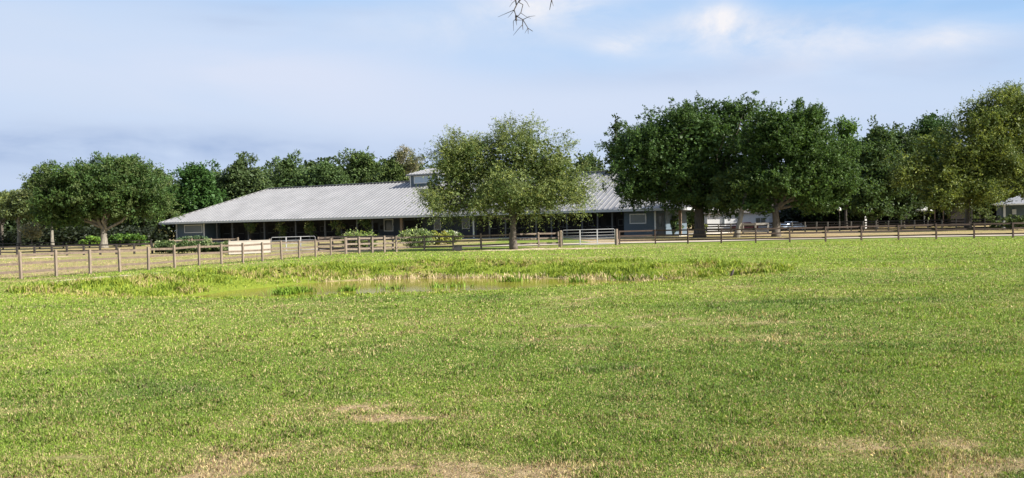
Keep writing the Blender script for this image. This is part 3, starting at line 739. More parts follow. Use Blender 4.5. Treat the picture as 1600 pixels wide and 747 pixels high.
# right room
ua, ubb = ub(975, VF), ub(1040, VF)
mb = MB(BO); bbox(mb, ua, ubb, VF, VF + 9, 0.12, WT); mb.build('wall', M['blue_wall'], barn)
window(ub(984, VF), ub(1010, VF), VF, 1.75, 3.1, 'white', 'blind')
mb = MB(BO); bbox(mb, ub(1026, VF), ub(1038, VF), VF - 0.07, VF - 0.003, 0.14, 3.1); dob = mb.build('door', M['column'], barn)
mb = MB(BO); bbox(mb, ub(1030, VF), ub(1034, VF), VF - 0.09, VF - 0.072, 1.3, 2.7); mb.build('door_pane', M['glass'], dob)
mb = MB(BO); q = ub(1024, VF); bbox(mb, q - 0.12, q + 0.12, VF - 0.10, VF - 0.003, 0.12, WT); mb.build('corner_board', M['white'], barn)
# recessed stall front with doorways painted as near-black unlit panels
VB = 5.0
us, ue = ub(319, VF), ub(975, VF)
segs = []
u = us; k = 0
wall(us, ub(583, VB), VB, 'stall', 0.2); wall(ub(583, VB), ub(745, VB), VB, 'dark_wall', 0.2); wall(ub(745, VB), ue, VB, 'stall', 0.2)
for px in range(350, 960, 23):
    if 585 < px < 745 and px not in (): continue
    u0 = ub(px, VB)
    mb = MB(BO); bbox(mb, u0, u0 + 1.35, VB - 0.06, VB - 0.003, 0.14, 2.75); f = mb.build('stall_opening_dark_panel', M['void'], barn)
    mb = MB(BO)
    bbox(mb, u0 - 0.05, u0 + 1.40, VB - 0.10, VB - 0.063, 1.42, 1.52)
    mb.build('door_rail', M['column'], f)
    if (px // 23) % 2:
        mb = MB(BO); bbox(mb, u0 + 1.75, u0 + 2.55, VB - 0.08, VB - 0.003, 1.55, 2.45); g_ = mb.build('stall_window', M['column'], barn)
        mb = MB(BO); bbox(mb, u0 + 1.85, u0 + 2.45, VB - 0.10, VB - 0.082, 1.65, 2.35); mb.build('grille_dark_panel', M['void'], g_)
for a, b_, z0 in ((600, 614.5, 1.35), (678, 689, 1.45), (722, 734, 1.5)):
    window(ub(a, VB), ub(b_, VB), VB, z0, 3.3, 'white' if a == 600 else 'fascia', 'glass', 0.12)
mb = MB(BO); bbox(mb, ub(632, VB), ub(660, VB), VB - 0.06, VB - 0.003, 0.14, 3.0); mb.build('doorway_dark_panel', M['void'], barn)
# columns under the eave
for px in (339, 363, 388, 413, 437, 462, 484, 508, 533, 558, 582, 740, 765, 790, 838, 862, 886, 910, 934, 957):
    u0 = ub(px, VF); mb = MB(BO); bbox(mb, u0 - 0.10, u0 + 0.10, VF - 0.1, VF + 0.1, 0.12, WT)
    mb.build('column', M['fascia' if px == 740 else 'column'], barn)
for px, wd_ in ((627.5, 0.2), (1063, 0.17)):
    u0 = ub(px, VF); mb = MB(BO); bbox(mb, u0 - wd_, u0 + wd_, VF - 0.15, VF + 0.15, 0.12, WT); mb.build('column', M['post_wood'], barn)
# back and side walls keep daylight out
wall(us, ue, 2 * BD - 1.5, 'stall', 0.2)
# cupola
uc = ub(676, BD); hw = 2.75
mb = MB(BO); bbox(mb, uc - hw, uc + hw, BD - 2.2, BD + 2.2, RZ - 1.6, RZ + 1.0); cup = mb.build('cupola', M['blue_wall'], barn)
mb = MB(BO)
e = 0.55; z0 = RZ + 1.0
P_ = [B(uc - hw - e, BD - 2.2 - e, z0), B(uc + hw + e, BD - 2.2 - e, z0), B(uc + hw + e, BD + 2.2 + e, z0), B(uc - hw - e, BD + 2.2 + e, z0)]
bbox(mb, uc - hw - e, uc + hw + e, BD - 2.2 - e, BD + 2.2 + e, z0 - 0.18, z0 + 0.004)
ap1, ap2 = B(uc - hw + 1.9, BD, z0 + 1.0), B(uc + hw - 1.9, BD, z0 + 1.0)
mb.sheet([P_[0], P_[1], ap2, ap1]); mb.sheet([P_[2], P_[3], ap1, ap2]); mb.sheet([P_[3], P_[0], ap1]); mb.sheet([P_[1], P_[2], ap2])
q = uc - hw
while q < uc + hw:
    a = min(max((q - (uc - hw - e)) / (1.9 + e), 0), 1) if q < uc else min(max(((uc + hw + e) - q) / (1.9 + e), 0), 1)
    mb.beam(B(q, BD - 2.2 - e, z0 + 0.03), B(q, BD - (2.2 + e) * (1 - a), z0 + a + 0.03), 0.12, 0.08); q += 0.6
mb.build('cupola_roof', M['roof'], cup)
window(uc - hw + 0.7, uc + hw - 0.7, BD - 2.2, RZ - 0.55, RZ + 0.72, 'white', 'sky_glass', 0.14, 1, cup)
for q in (uc - hw, uc + hw):
    mb = MB(BO); bbox(mb, q - 0.1, q + 0.1, BD - 2.28, BD - 2.203, RZ - 1.1, RZ + 0.82); mb.build('corner_board', M['white'], cup)

# ------------------------------------------------------------------ fences and gates
def fence(label, posts, hpost, wpost, rails, rail_h, pm, rm, name='board_fence', side=1, tilt=0.035, span=2, cat='fence', group=None, hp_list=None, rail_in=0.0, skip=()):
    P = [Vector((*tuple(G(x, y))[:2], 0)) for x, y in posts]
    for q in P: q.z = gz(q.x, q.y) if q.y < 90 else 0.0
    root = thing(name, label, cat, P[0], group)
    o = P[0]
    for i, q in enumerate(P):
        d = (P[min(i + 1, len(P) - 1)] - P[max(i - 1, 0)]); d.z = 0; d.normalize()
        hh = hpost * random.uniform(0.975, 1.03)
        top = q + Vector((random.uniform(-tilt, tilt), random.uniform(-tilt, tilt), hh))
        mb = MB(o); mb.beam(q - Vector((0, 0, 0.12)), top, wpost, wpost, up=tuple(d))
        mb.build('post', M[pm], root)
    for zi, z in enumerate(rails):
        i = 0 if zi % 2 == 0 else -1
        while i < len(P) - 1:
            a_i = max(i, 0); b_i = min(i + span, len(P) - 1)
            if b_i > a_i and a_i not in skip:
                mb = MB(o)
                for k in range(a_i, b_i):
                    a, b_ = P[k], P[k + 1]; d = (b_ - a); d.z = 0; d.normalize(); s_ = Vector((-d.y, d.x, 0)) * side * (wpost / 2 + 0.02 - rail_in)
                    j1 = random.uniform(-0.025, 0.025)
                    mb.beam(a + s_ + Vector((0, 0, z + j1)), b_ + s_ + Vector((0, 0, z + random.uniform(-0.025, 0.025))), 0.035, rail_h)
                mb.build('rail', M[rm], root)
            i += span
    return root, P
F1 = [(-40, 442.5), (-8, 440), (33, 436), (88, 431.8), (141, 428), (187.5, 424.5), (232, 421.4), (273, 418.3), (311, 415.2), (346, 412.6), (379.5, 410), (410, 407.8), (440, 405.4), (467.5, 403.4), (493, 401.4), (517, 399.2), (540, 397.2)]
fence('tan weathered three-board fence running from the left edge back towards the barn', F1, 1.30, 0.11, (0.36, 0.74, 1.13), 0.12, 'tan_wood', 'board_wood', side=1)
F2 = [(541, 396.9), (561.5, 396), (582, 395.2), (601, 394.4), (619.5, 393.6), (663, 392), (708, 391), (752, 389.7), (797, 388), (842, 386.6), (873.5, 385.8)]
fence('shaded grey-brown board fence between the tan fence and the left post of the pipe gate', F2, 1.34, 0.13, (0.36, 0.76, 1.18), 0.14, 'grey_wood', 'grey_wood', side=1)
F3 = [(968, 382.6), (1024, 381.3), (1075, 380.8), (1127, 380.3), (1181, 379.6), (1234, 378.6), (1290, 377.4), (1346, 376), (1404, 374.8), (1463, 373.6), (1522, 372.6), (1583, 371.6), (1645, 370.4), (1710, 369)]
fence('brown three-board fence from the right post of the pipe gate to the right edge', F3, 1.30, 0.12, (0.36, 0.80, 1.22), 0.13, 'brown_wood', 'brown_wood', side=1)
# gate posts
for px, py, lb in ((876.5, 386, 'stout pale post holding the left end of the pipe gate'), (963.5, 382.9, 'stout brown post holding the right end of the pipe gate')):
    g = G(px, py); mb = MB(g); mb.tube([g - Vector((0, 0, .2)), g + Vector((0, 0, 1.4)), g + Vector((0, 0, 1.44))], [0.14, 0.14, 0.11], 12)
    tag(mb.build('gate_post', M['tan_wood' if px < 900 else 'grey_wood'], smooth=False), lb, 'gate post', 'posts of the pipe gate')
def pipe_gate(label, a, b, h, nbars, uprights, thick=0.045):
    root = thing('pipe_gate', label, 'gate', a); up = Vector((0, 0, 1)); d = (b - a).normalized()
    z0 = 0.15
    mb = MB(a); r_ = thick * 0.6
    mb.tube([a + up * z0, a + up * (h - .08), a + up * h + d * 0.08, b + up * h - d * 0.08, b + up * (h - .08), b + up * z0], [r_] * 6, 8)
    mb.tube([a + up * z0, b + up * z0], [r_] * 2, 8); mb.build('gate_frame', M['galv'], root, True)
    for i in range(nbars):
        z = z0 + (h - z0) * (i + 1) / (nbars + 1); mb = MB(a); mb.tube([a + up * z, b + up * z], [r_ * 0.8] * 2, 8); mb.build('bar', M['galv'], root, True)
    for t_ in uprights:
        q = a.lerp(b, t_); mb = MB(a); mb.beam(q + up * z0, q + up * h, 0.10, 0.03, up=tuple(d.cross(up))); mb.build('upright', M['galv'], root)
    return root
ga, gb = G(879.5, 386), G(960.8, 383.4)
pipe_gate('silver pipe gate of six bars beside the feathery tree', ga, gb, 1.46, 4, (0.33, 0.66))
# the second, farther group at the tan fence: cream panel, gate and board fence
c0, c1 = G(357, 398.5), G(423, 395.5)
pan = thing('kick_panel', 'solid cream board panel behind the tan fence, left of the white pipe gate', 'panel wall', c0)
mb = MB(c0); mb.beam(c0 + Vector((0, 0, 0.58)), c1 + Vector((0, 0, 0.58)), 0.10, 1.05); mb.build('board', M['cream'], pan)
mb = MB(c0); mb.beam(c0 + Vector((0, 0, 1.14)), c1 + Vector((0, 0, 1.14)), 0.16, 0.07); mb.build('cap_rail', M['cream'], pan)
for t_ in (0.02, 0.5, 0.98):
    q = c0.lerp(c1, t_) + Vector((0, 0.12, 0)); mb = MB(c0); mb.beam(q, q + Vector((0, 0, 1.28)), 0.12, 0.12, up=(1, 0, 0)); mb.build('post', M['tan_wood'], pan)
a, b_ = G(424.5, 395.5), G(493, 392.8)
pipe_gate('white pipe gate behind the tan fence, right of the cream panel', a, b_, 1.38, 3, (0.33, 0.66))
fence('brown board fence corner between the white pipe gate and the flowering bush', [(498, 393), (520, 392.4), (543, 392), (577, 391.4), (614, 390.6)], 1.32, 0.15, (0.25, 0.62, 0.98, 1.24), 0.16, 'tan_wood', 'grey_wood')
fence('weathered rail behind the hedge left of the cream panel', [(266, 393.5), (300, 392.5), (330, 392), (372, 391.2)], 1.30, 0.14, (1.16,), 0.13, 'tan_wood', 'tan_wood')
# dark fence across the left paddock
LF = [(x, 401.5 - 0.022 * (x - 0)) for x in (-60, -28, 0, 27, 54, 81, 105, 131, 157, 182, 210, 238)]
fence('black two-rail fence across the back of the left paddock', LF, 0.98, 0.16, (0.42, 0.92), 0.13, 'dark_wood', 'dark_wood')
LF2 = [(x, 390.5 - 0.022 * x) for x in (-40, 5, 30, 62, 99, 140, 188, 236)]
fence('second black fence farther back below the left wood', LF2, 0.95, 0.16, (0.5, 0.88), 0.11, 'dark_wood', 'dark_wood')
# back paddock fences on the right
def basey(x): return 364.6 - 0.0135 * (x - 1085)
BF = [(x, basey(x)) for x in (1085, 1104, 1123, 1142, 1161, 1200, 1219, 1238, 1258, 1276, 1293.5, 1312, 1330, 1349, 1369, 1388, 1408, 1429, 1450, 1472, 1494, 1517, 1539, 1562)]
fence('dark four-board paddock fence with posts coloured pale as if sunlit under the right-hand trees', BF, 1.42, 0.16, (0.25, 0.62, 0.98, 1.34), 0.20, 'lit_wood', 'dark_wood', side=1, span=2)
cp = [(1161, 365.3), (1181, 365), (1200, 364.6)]
fence('short cream painted fence panel between the two oak trunks', cp, 1.5, 0.24, (0.30, 1.34), 0.30, 'cream', 'cream', side=-1)

# ------------------------------------------------------------------ hedges, bushes, vines
def bush(name, label, cat, px0, px1, py_base, hm, depth, n, col, ls=0.16, rad=0.3, group=None, zlow=0.0, **kw):
    a, b_ = G(px0, py_base), G(px1, py_base); c_ = (a + b_) / 2; L = (b_ - a).length
    root = thing(name, label, cat, (c_.x, c_.y + depth / 2, 0), group)
    k = max(1, int(L / (hm * 1.1))); lob = []
    for i in range(k):
        q = a.lerp(b_, (i + 0.5) / k)
        lob.append((q.x, q.y + depth / 2, zlow + (hm - zlow) * random.uniform(0.45, 0.55), L / k * 0.62, depth / 2, (hm - zlow) * 0.5))
    crown(root, tuple(root.location), lob, n, 60, ls, rad, col, name='foliage', zmin=0.02, **kw)
    mb = MB(root.location)
    for i in range(k * 2):
        q = a.lerp(b_, (i + 0.5) / (k * 2)); q.y += depth / 2
        mb.tube([q - Vector((0, 0, .1)), q + Vector((random.uniform(-.1, .1), 0, hm * 0.7))], [0.05, 0.015], 5)
    mb.build('stem', M['bark'], root)
    return root
bush('hedge', 'clipped dark hedge with pale leaf tips left of the cream panel', 'hedge', 243, 354, 396.5, 1.15, 2.0, 260, (0.05, 0.085, 0.028), 0.18, 0.3, yel=0.2, cold=((0.22, 0.27, 0.13), 0.16))
bush('shrub', 'low leafy shrubs below the window of the barn\'s left room', 'shrub', 280, 316, 386, 1.5, 1.5, 60, (0.05, 0.09, 0.045), 0.25, 0.35, cold=((0.20, 0.26, 0.16), 0.15))
bush('shrub', 'glossy green shrubs right of the pale forked trunk', 'shrub', 172, 216, 385, 1.7, 2, 90, (0.08, 0.16, 0.03), 0.4, 0.4)
bush('shrub', 'small bright bush left of the pale forked trunk', 'shrub', 130, 150, 385, 1.6, 1.6, 40, (0.10, 0.18, 0.03), 0.4, 0.35)
bush('shrub', 'tall dry yellow-brown grasses left of the barn\'s corner', 'shrub', 215, 258, 379, 1.6, 2, 90, (0.13, 0.125, 0.04), 0.4, 0.4, twig=1.0, spike=1.5)
bush('shrub', 'yellowish bush glimpsed through the open left end of the barn', 'shrub', 320, 345, 376, 2.2, 1.5, 50, (0.18, 0.19, 0.05), 0.35, 0.4)
bush('shrub', 'round yellow-green flowering bush at the corner of the brown fence', 'shrub', 541, 578, 387, 1.45, 2.2, 110, (0.13, 0.19, 0.05), 0.2, 0.35, twig=0.5, spike=0.5, cold=((0.3, 0.32, 0.16), 0.2))
bush('shrub', 'spreading pale-leaved bush right of the wooden barn post', 'shrub', 634, 662, 386, 1.5, 2.0, 100, (0.12, 0.18, 0.06), 0.2, 0.35, twig=0.5, spike=0.5, cold=((0.28, 0.32, 0.17), 0.25))
bush('shrub', 'low yellow bush behind the fence left of the black trough', 'shrub', 672, 694, 383, 1.5, 1.8, 60, (0.17, 0.20, 0.045), 0.2, 0.3, cold=((0.26, 0.25, 0.05), 0.12))
bush('shrub', 'mottled green and white bush just left of the black trough', 'shrub', 694, 712, 382, 1.55, 1.8, 50, (0.14, 0.2, 0.06), 0.2, 0.3, cold=((0.45, 0.48, 0.4), 0.2))
bush('hedge', 'long clipped hedge in front of the grey-blue outbuilding', 'hedge', 1557, 1680, 359.5, 1.75, 2.0, 170, (0.07, 0.105, 0.03), 0.2, 0.3)
bush('shrub', 'yellow-green sapling beside the huge oak\'s trunk', 'shrub', 1092, 1102, 365.5, 1.9, 1.0, 16, (0.22, 0.26, 0.09), 0.25, 0.3)
bush('shrub', 'green bush by the wooden post at the barn\'s right end', 'shrub', 1042, 1060, 369, 3.0, 2.0, 60, (0.05, 0.09, 0.03), 0.25, 0.4)
bush('shrub', 'leafy bush between dark trunks behind the back paddock fence', 'shrub', 1404, 1418, 354, 3.6, 2.2, 50, (0.12, 0.2, 0.05), 0.3, 0.4)
bush('shrub', 'dull green bush beside the brown shed', 'shrub', 1512, 1545, 353, 3.4, 2.2, 80, (0.08, 0.11, 0.04), 0.3, 0.4)
for i, (px, z0, z1, w_, lb) in enumerate(((391, 1.9, 3.3, 0.95, 'yellow-tipped climbing plant, the leftmost on the barn front'), (439, 1.0, 3.3, 0.8, 'dark trailing climbing plant, second from the left on the barn front'), (484, 0.9, 3.3, 0.8, 'climbing plant on the barn column behind the white pipe gate'), (528, 1.3, 3.3, 0.95, 'climbing plant on the barn column above the brown fence corner'), (572, 2.0, 3.35, 0.9, 'climbing plant just left of the barn\'s white-framed narrow window'))):
    u0 = ub(px, VF - 0.5); q = B(u0, VF - 0.5, 0); root = thing('climbing_plant', lb, 'plant', q, 'climbing plants on the barn front')
    lob = [(q.x, q.y, (z0 + z1) / 2 + 0.4, w_, 0.35, (z1 - z0) * 0.38), (q.x + 0.2, q.y, z0 + 0.3, w_ * 0.45, 0.25, 0.5)]
    crown(root, tuple(q), lob, 34, 34, 0.24, 0.3, (0.07, 0.11, 0.035), name='foliage', cold=((0.20, 0.21, 0.08), 0.3), twig=0.5, droop=0.5)
    mb = MB(q); mb.tube([q, q + Vector((0.05, 0, 1.2)), q + Vector((-0.03, 0, z1))], [0.04, 0.03, 0.02], 6); mb.build('stem', M['bark'], root)

# black trough against the fence
g = G(715.5, 391.6); root = thing('water_trough', 'squat black water trough at the foot of the fence left of the feathery tree', 'trough', g)
mb = MB(g)
w2, d2, h2, th = 0.33, 0.3, 0.46, 0.03
for lo, hi in (((-w2, -d2, 0), (w2, d2, th)), ((-w2, -d2, th), (-w2 + th, d2, h2)), ((w2 - th, -d2, th), (w2, d2, h2)), ((-w2 + th, -d2, th), (w2 - th, -d2 + th, h2)), ((-w2 + th, d2 - th, th), (w2 - th, d2, h2))):
    mb.box(lo, hi, Matrix.Translation(g))
mb.build('basin', M['black_plastic'], root)
mb = MB(g); 
for s_ in (-1, 1): mb.box((-w2 - .02, s_ * d2 - .02, h2 - 0.05), (w2 + .02, s_ * d2 + .02, h2 + 0.01), Matrix.Translation(g))
for s_ in (-1, 1): mb.box((s_ * w2 - .02, -d2 + .02, h2 - 0.05), (s_ * w2 + .02, d2 - .02, h2 + 0.01), Matrix.Translation(g))
mb.build('rim', M['black_plastic'], root)

# ------------------------------------------------------------------ buildings and vehicles behind the trees on the right
def box_at(mb, px0, px1, Y, z0, z1, dep):
    a = D(px0, 345, Y); b_ = D(px1, 345, Y); mb.box((a.x, Y, z0), (b_.x, Y + dep, z1)); return a.x, b_.x
YH = 168
o = Vector((D(1105, 345, YH).x, YH, 0)); hs = thing('white_house', 'white single-storey house glimpsed between the two oak trunks', 'house', o)
mb = MB(o); x0, x1 = box_at(mb, 1105, 1212, YH, 0, 3.2, 7); mb.build('wall', M['white'], hs)
mb = MB(o)
mb.v += [Vector(q) for q in ((x0 - .5, YH - .6, 3.2), (x1 + .5, YH - .6, 3.2), (x1 + .5, YH + 7.6, 3.2), (x0 - .5, YH + 7.6, 3.2), (x0 - .5, YH + 3.5, 4.9), (x1 + .5, YH + 3.5, 4.9))]
mb.f += [(0, 1, 5, 4), (2, 3, 4, 5), (3, 0, 4), (1, 2, 5), (0, 3, 2, 1)]; mb.build('roof', M['brownroof'], hs)
def hwin(px0, px1, z0, z1, Yw, par, o, mull=True):
    a = D(px0, 345, Yw).x; b_ = D(px1, 345, Yw).x; mb = MB(o)
    mb.box((a, Yw - 0.08, z0), (b_, Yw - 0.003, z1)); f = mb.build('window', M['fascia'], par)
    mb = MB(o); mid = (a + b_) / 2
    for q0, q1 in ((a + .12, mid - .05), (mid + .05, b_ - .12)): mb.box((q0, Yw - 0.10, z0 + .12), (q1, Yw - 0.083, z1 - .12))
    mb.build('pane', M['glass'], f)
hwin(1126, 1132, 0.9, 2.5, YH, hs, o); hwin(1178, 1194, 0.8, 2.3, YH, hs, o)
mb = MB(o); a = D(1199, 345, YH).x; mb.box((a, YH - 0.08, 0.05), (a + 0.95, YH - 0.003, 2.2)); mb.build('door', M['fascia'], hs)
hs.rotation_euler.z = R(-8)
# outbuilding at the right edge
YO = 124
o = Vector((D(1562, 345, YO).x, YO, 0)); ob = thing('outbuilding', 'small grey-blue outbuilding with white corner post at the right edge', 'outbuilding', o)
mb = MB(o); x0, x1 = box_at(mb, 1564, 1760, YO, 0, 3.35, 7); mb.build('wall', M['blue_wall'], ob)
mb = MB(o); e = 0.8
mb.v += [Vector(q) for q in ((x0 - e, YO - e, 3.35), (x1 + e, YO - e, 3.35), (x1 + e, YO + 7 + e, 3.35), (x0 - e, YO + 7 + e, 3.35), (x0 + 2.6, YO + 3.5, 4.6), (x1 - 2.6, YO + 3.5, 4.6))]
mb.f += [(0, 1, 5, 4), (2, 3, 4, 5), (3, 0, 4), (1, 2, 5), (0, 3, 2, 1)]
mb.build('roof', M['roof'], ob)
mb = MB(o); mb.box((x0 + 0.25, YO - 0.62, 0), (x0 + 0.5, YO - 0.37, 3.34)); mb.build('column', M['white'], ob)
mb = MB(o); mb.box((x0 - e - .04, YO - e - 0.06, 3.18), (x1 + e, YO - e - 0.003, 3.37)); mb.build('fascia', M['white'], ob)
a = D(1579, 345, YO).x; mb = MB(o); mb.box((a, YO - 0.3, 1.9), (a + 0.5, YO - 0.003, 2.6)); mb.build('meter_box', M['fascia'], ob)
mb = MB(o); mb.box((a + 0.1, YO - 0.15, 0.6), (a + 0.35, YO - 0.003, 1.9)); mb.build('conduit', M['glass'], ob)
ob.rotation_euler.z = R(-24)
# brown shed
YS = 150
o = Vector((D(1468, 345, YS).x, YS, 0)); sh = thing('shed', 'brown open-fronted shed with a thin pale roof edge in the trees\' shade', 'shed', o)
mb = MB(o); x0, x1 = box_at(mb, 1484, 1511, YS, 0, 3.4, 5); mb.build('wall', M['dark_wood'], sh)
mb = MB(o); a = D(1458, 345, YS).x; mb.quadbox([Vector(q) for q in ((a, YS - 1, 3.3), (x1 + .6, YS - 1, 4.0), (x1 + .6, YS + 6, 4.0), (a, YS + 6, 3.3), (a, YS - 1, 3.42), (x1 + .6, YS - 1, 4.12), (x1 + .6, YS + 6, 4.12), (a, YS + 6, 3.42))]); mb.build('roof', M['fascia'], sh)
for px in (1460, 1472):
    q = D(px, 345, YS).x; mb = MB(o); mb.box((q, YS - .9, 0), (q + .15, YS - .75, 3.3)); mb.build('post', M['brown_wood'], sh)
sh.rotation_euler.z = R(-20)
# parasol with a table
YP = 158
q = D(1444, 345, YP); q.z = 0; par = thing('parasol', 'white parasol standing beyond the back paddock fence', 'parasol', q)
mb = MB(q); mb.tube([q, q + Vector((0, 0, 3.6))], [0.04, 0.035], 8); mb.build('pole', M['galv'], par)
mb = MB(q); n_ = 8; top = q + Vector((0, 0, 3.75)); rimp = [q + Vector((1.5 * math.cos(2 * math.pi * i / n_), 1.5 * math.sin(2 * math.pi * i / n_), 2.95)) for i in range(n_)]
low = [r__ - Vector((0, 0, 0.2)) for r__ in rimp]
b0 = 0; mb.v = [top] + rimp + low
for i in range(n_): j = (i + 1) % n_; mb.f += [(0, 1 + i, 1 + j), (1 + i, 1 + n_ + i, 1 + n_ + j, 1 + j)]
mb.build('canopy', M['white'], par)
# lamp globes on posts
for px, py, Yl, lb in ((1311.5, 327, 140, 'white lamp globe on a thin post in front of dark trees'), (1518, 311, 138, 'white lamp globe on a post right of the brown shed')):
    c_ = D(px, py, Yl); q = Vector((c_.x, Yl, 0)); root = thing('lamp_post', lb, 'lamp post', q)
    mb = MB(q); mb.tube([q, q + Vector((0, 0, c_.z - .3))], [0.07, 0.05], 8); mb.tube([q + Vector((0, 0, c_.z - .32)), q + Vector((0, 0, c_.z - .22))], [0.14, 0.16], 10); mb.build('pole', M['dark_wood'], root)
    mb = MB(q); pts = []; rr_ = []
    for i in range(9): th = math.pi * i / 8; pts.append(c_ - Vector((0, 0, math.cos(th) * 0.3))); rr_.append(max(0.01, math.sin(th) * 0.3))
    mb.tube(pts, rr_, 12); mb.build('globe', M['globe'], root, True)
# pale garden post
q = D(1352.5, 345, 150); q.z = 0; root = thing('marker_post', 'white square post between dark trunks beyond the back fence', 'post', q)
mb = MB(q); mb.box((-.14, -.14, 0), (.14, .14, 3.3), Matrix.Translation(q)); mb.build('shaft', M['white'], root)
mb = MB(q); mb.box((-.2, -.2, 3.3), (.2, .2, 3.42), Matrix.Translation(q)); mb.build('cap', M['white'], root)
# cars
def car(label, px, Yc, rz, paint):
    q = D(px, 345, Yc); q.z = 0; root = thing('parked_car', label, 'car', q, None, rz)
    prof = [(-2.2, 0.35), (-2.25, 0.75), (-2.1, 0.95), (-1.35, 1.02), (-0.65, 1.45), (0.75, 1.5), (1.55, 1.08), (2.15, 0.98), (2.28, 0.7), (2.2, 0.35)]
    def shell(prof, w_, inset=0.0):
        mb = MB(); n_ = len(prof)
        for s_ in (-1, 1):
            for x_, z_ in prof:
                wy = w_ * (0.80 if z_ > 1.2 else 0.97 if z_ > 0.9 else 1.0); mb.v.append(Vector((x_, s_ * wy, z_)))
        for i in range(n_): j = (i + 1) % n_; mb.f.append((i, j, n_ + j, n_ + i))
        mb.f.append(tuple(range(n_))[::-1]); mb.f.append(tuple(range(n_, 2 * n_))); return mb
    def attach(mb, nm, mat, par=root, sm=False):
        me_ = mb.build(nm, mat, par, sm); return me_
    attach(shell(prof, 0.88), 'body', M[paint])
    mb = MB()
    for s_ in (-1, 1):
        mb.sheet([(-1.15, s_ * 0.862, 1.04), (1.35, s_ * 0.862, 1.04), (0.72, s_ * 0.73, 1.42), (-0.62, s_ * 0.73, 1.40)][::s_])
    attach(mb, 'side_window', M['glass'])
    mb = MB(); mb.sheet([(1.52, -0.76, 1.11), (1.52, 0.76, 1.11), (0.82, 0.66, 1.475), (0.82, -0.66, 1.475)]); attach(mb, 'windscreen', M['glass'])
    mb = MB(); mb.sheet([(-1.32, 0.76, 1.06), (-1.32, -0.76, 1.06), (-0.72, -0.66, 1.435), (-0.72, 0.66, 1.435)]); attach(mb, 'rear_window', M['glass'])
    for sx in (-1.4, 1.4):
        for sy in (-0.8, 0.8):
            mb = MB(); mb.tube([(sx, sy - .11, .33), (sx, sy + .11, .33)], [.33, .33], 16); wl = attach(mb, 'wheel', M['tyre'])
            mb = MB(); mb.tube([(sx, sy - .125, .33), (sx, sy + .125, .33)], [.19, .19], 12); attach(mb, 'rim', M['galv'], wl)
    for sy in (-0.6, 0.6):
        mb = MB(); mb.box((2.2, sy - .15, .68), (2.29, sy + .15, .84)); attach(mb, 'headlight', M['globe'])
    return root
car('pale blue parked car half hidden behind the forked oak trunk', 1237, 146, R(200), 'blue_paint')
car('dark red parked car in front of the white house', 1163, 158, R(15), 'red_paint')

# ------------------------------------------------------------------ grass
def samp(n, y0, y1, px0=-120, px1=1720):
    """points over the field, thinning with distance"""
    u_ = rs.rand(n); inv = (1 / y0) + (1 / y1 - 1 / y0) * u_; Yv = 1 / inv
    Xv = ((px0 + (px1 - px0) * rs.rand(n)) - 800) / FPX * Yv
    return Xv, Yv
def blades(name, X, Y, Z, L, Wd, cols, lean=0.95, mat='grass', kind='stuff', label=None, cat=None):
    n = len(X); a = rs.rand(n) * 2 * math.pi
    ux, uy = np.cos(a), np.sin(a)
    b = rs.rand(n) * 2 * math.pi; k = lean * rs.rand(n) ** 0.7
    lx, ly = np.cos(b) * k, np.sin(b) * k
    P = np.stack([X, Y, Z], 1); w_ = np.stack([ux, uy, np.zeros(n)], 1) * (Wd / 2)[:, None]
    midp = P + np.stack([lx * L * 0.35, ly * L * 0.35, L * 0.55], 1)
    tip = P + np.stack([lx * L, ly * L, L * np.sqrt(np.clip(1 - k * k * 0.8, 0.1, 1))], 1)
    V = np.stack([P - w_, P + w_, midp + w_ * 0.8, tip, midp - w_ * 0.8], 1).reshape(-1, 3)
    o = np_mesh(name, V, n, 5, M[mat], cols)
    return tag(o, label, cat, kind=kind)
def turf(n, y0, y1, l0=0.055):
    X, Y = samp(n, y0, y1); rd_ = rimdist(X, Y)
    d, s, lu_ = fields(X, Y, rd_)
    keep = (rd_ < 0.6) & (rs.rand(n) > s * 0.9) & (rs.rand(n) > 0.8 * d ** 1.3)
    X, Y, d, lu_, rd_ = X[keep], Y[keep], d[keep], lu_[keep], rd_[keep]
    n = len(X); Z = height(X, Y, rd_) - 0.005
    cl_ = fbm(X, Y, 0.5, 91, 3); tuft = sst(0.45, 0.7, cl_)
    L = 0.72 * l0 * (Y / 8) ** 0.30 * (0.45 + 1.0 * rs.rand(n) ** 1.5) * (0.66 + 0.72 * tuft) * (1 - 0.35 * d)
    Wd = 0.0056 * (Y / 8) ** 0.92 * (0.7 + 0.6 * rs.rand(n))
    g1 = np.array([0.050, 0.120, 0.022]); g2 = np.array([0.236, 0.330, 0.044]); st = np.array([0.46, 0.38, 0.20]); br = np.array([0.24, 0.15, 0.085])
    t_ = np.clip(0.46 + 0.55 * (rs.rand(n) - 0.5) + 0.9 * (fbm(X, Y, 3.5, 93) - 0.5) + 0.0055 * Y + 0.3 * lu_, 0, 1)[:, None]
    c_ = g1 * (1 - t_) + g2 * t_
    c_ = c_ * (1 + 0.12 * np.clip((Y[:, None] - 18) / 25, 0, 1) * np.array([1.2, 1.0, 0.2]))
    far = np.clip((Y - 14) / 30, 0, 1)
    ps = 0.14 + 0.52 * d * (1 - 0.2 * far)
    q = rs.rand(n)
    c_ = np.where((q < ps)[:, None], st * (0.65 + 0.6 * rs.rand(n))[:, None], c_)
    c_ = np.where(((q > 0.97 - 0.15 * d))[:, None], br, c_)
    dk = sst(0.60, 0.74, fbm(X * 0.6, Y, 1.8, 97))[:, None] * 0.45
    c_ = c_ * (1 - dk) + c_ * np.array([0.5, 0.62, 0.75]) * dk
    c_ = c_ * (0.45 + 0.95 * rs.rand(n) ** 1.2)[:, None]
    return X, Y, Z, L, Wd, c_
NG = 1.0
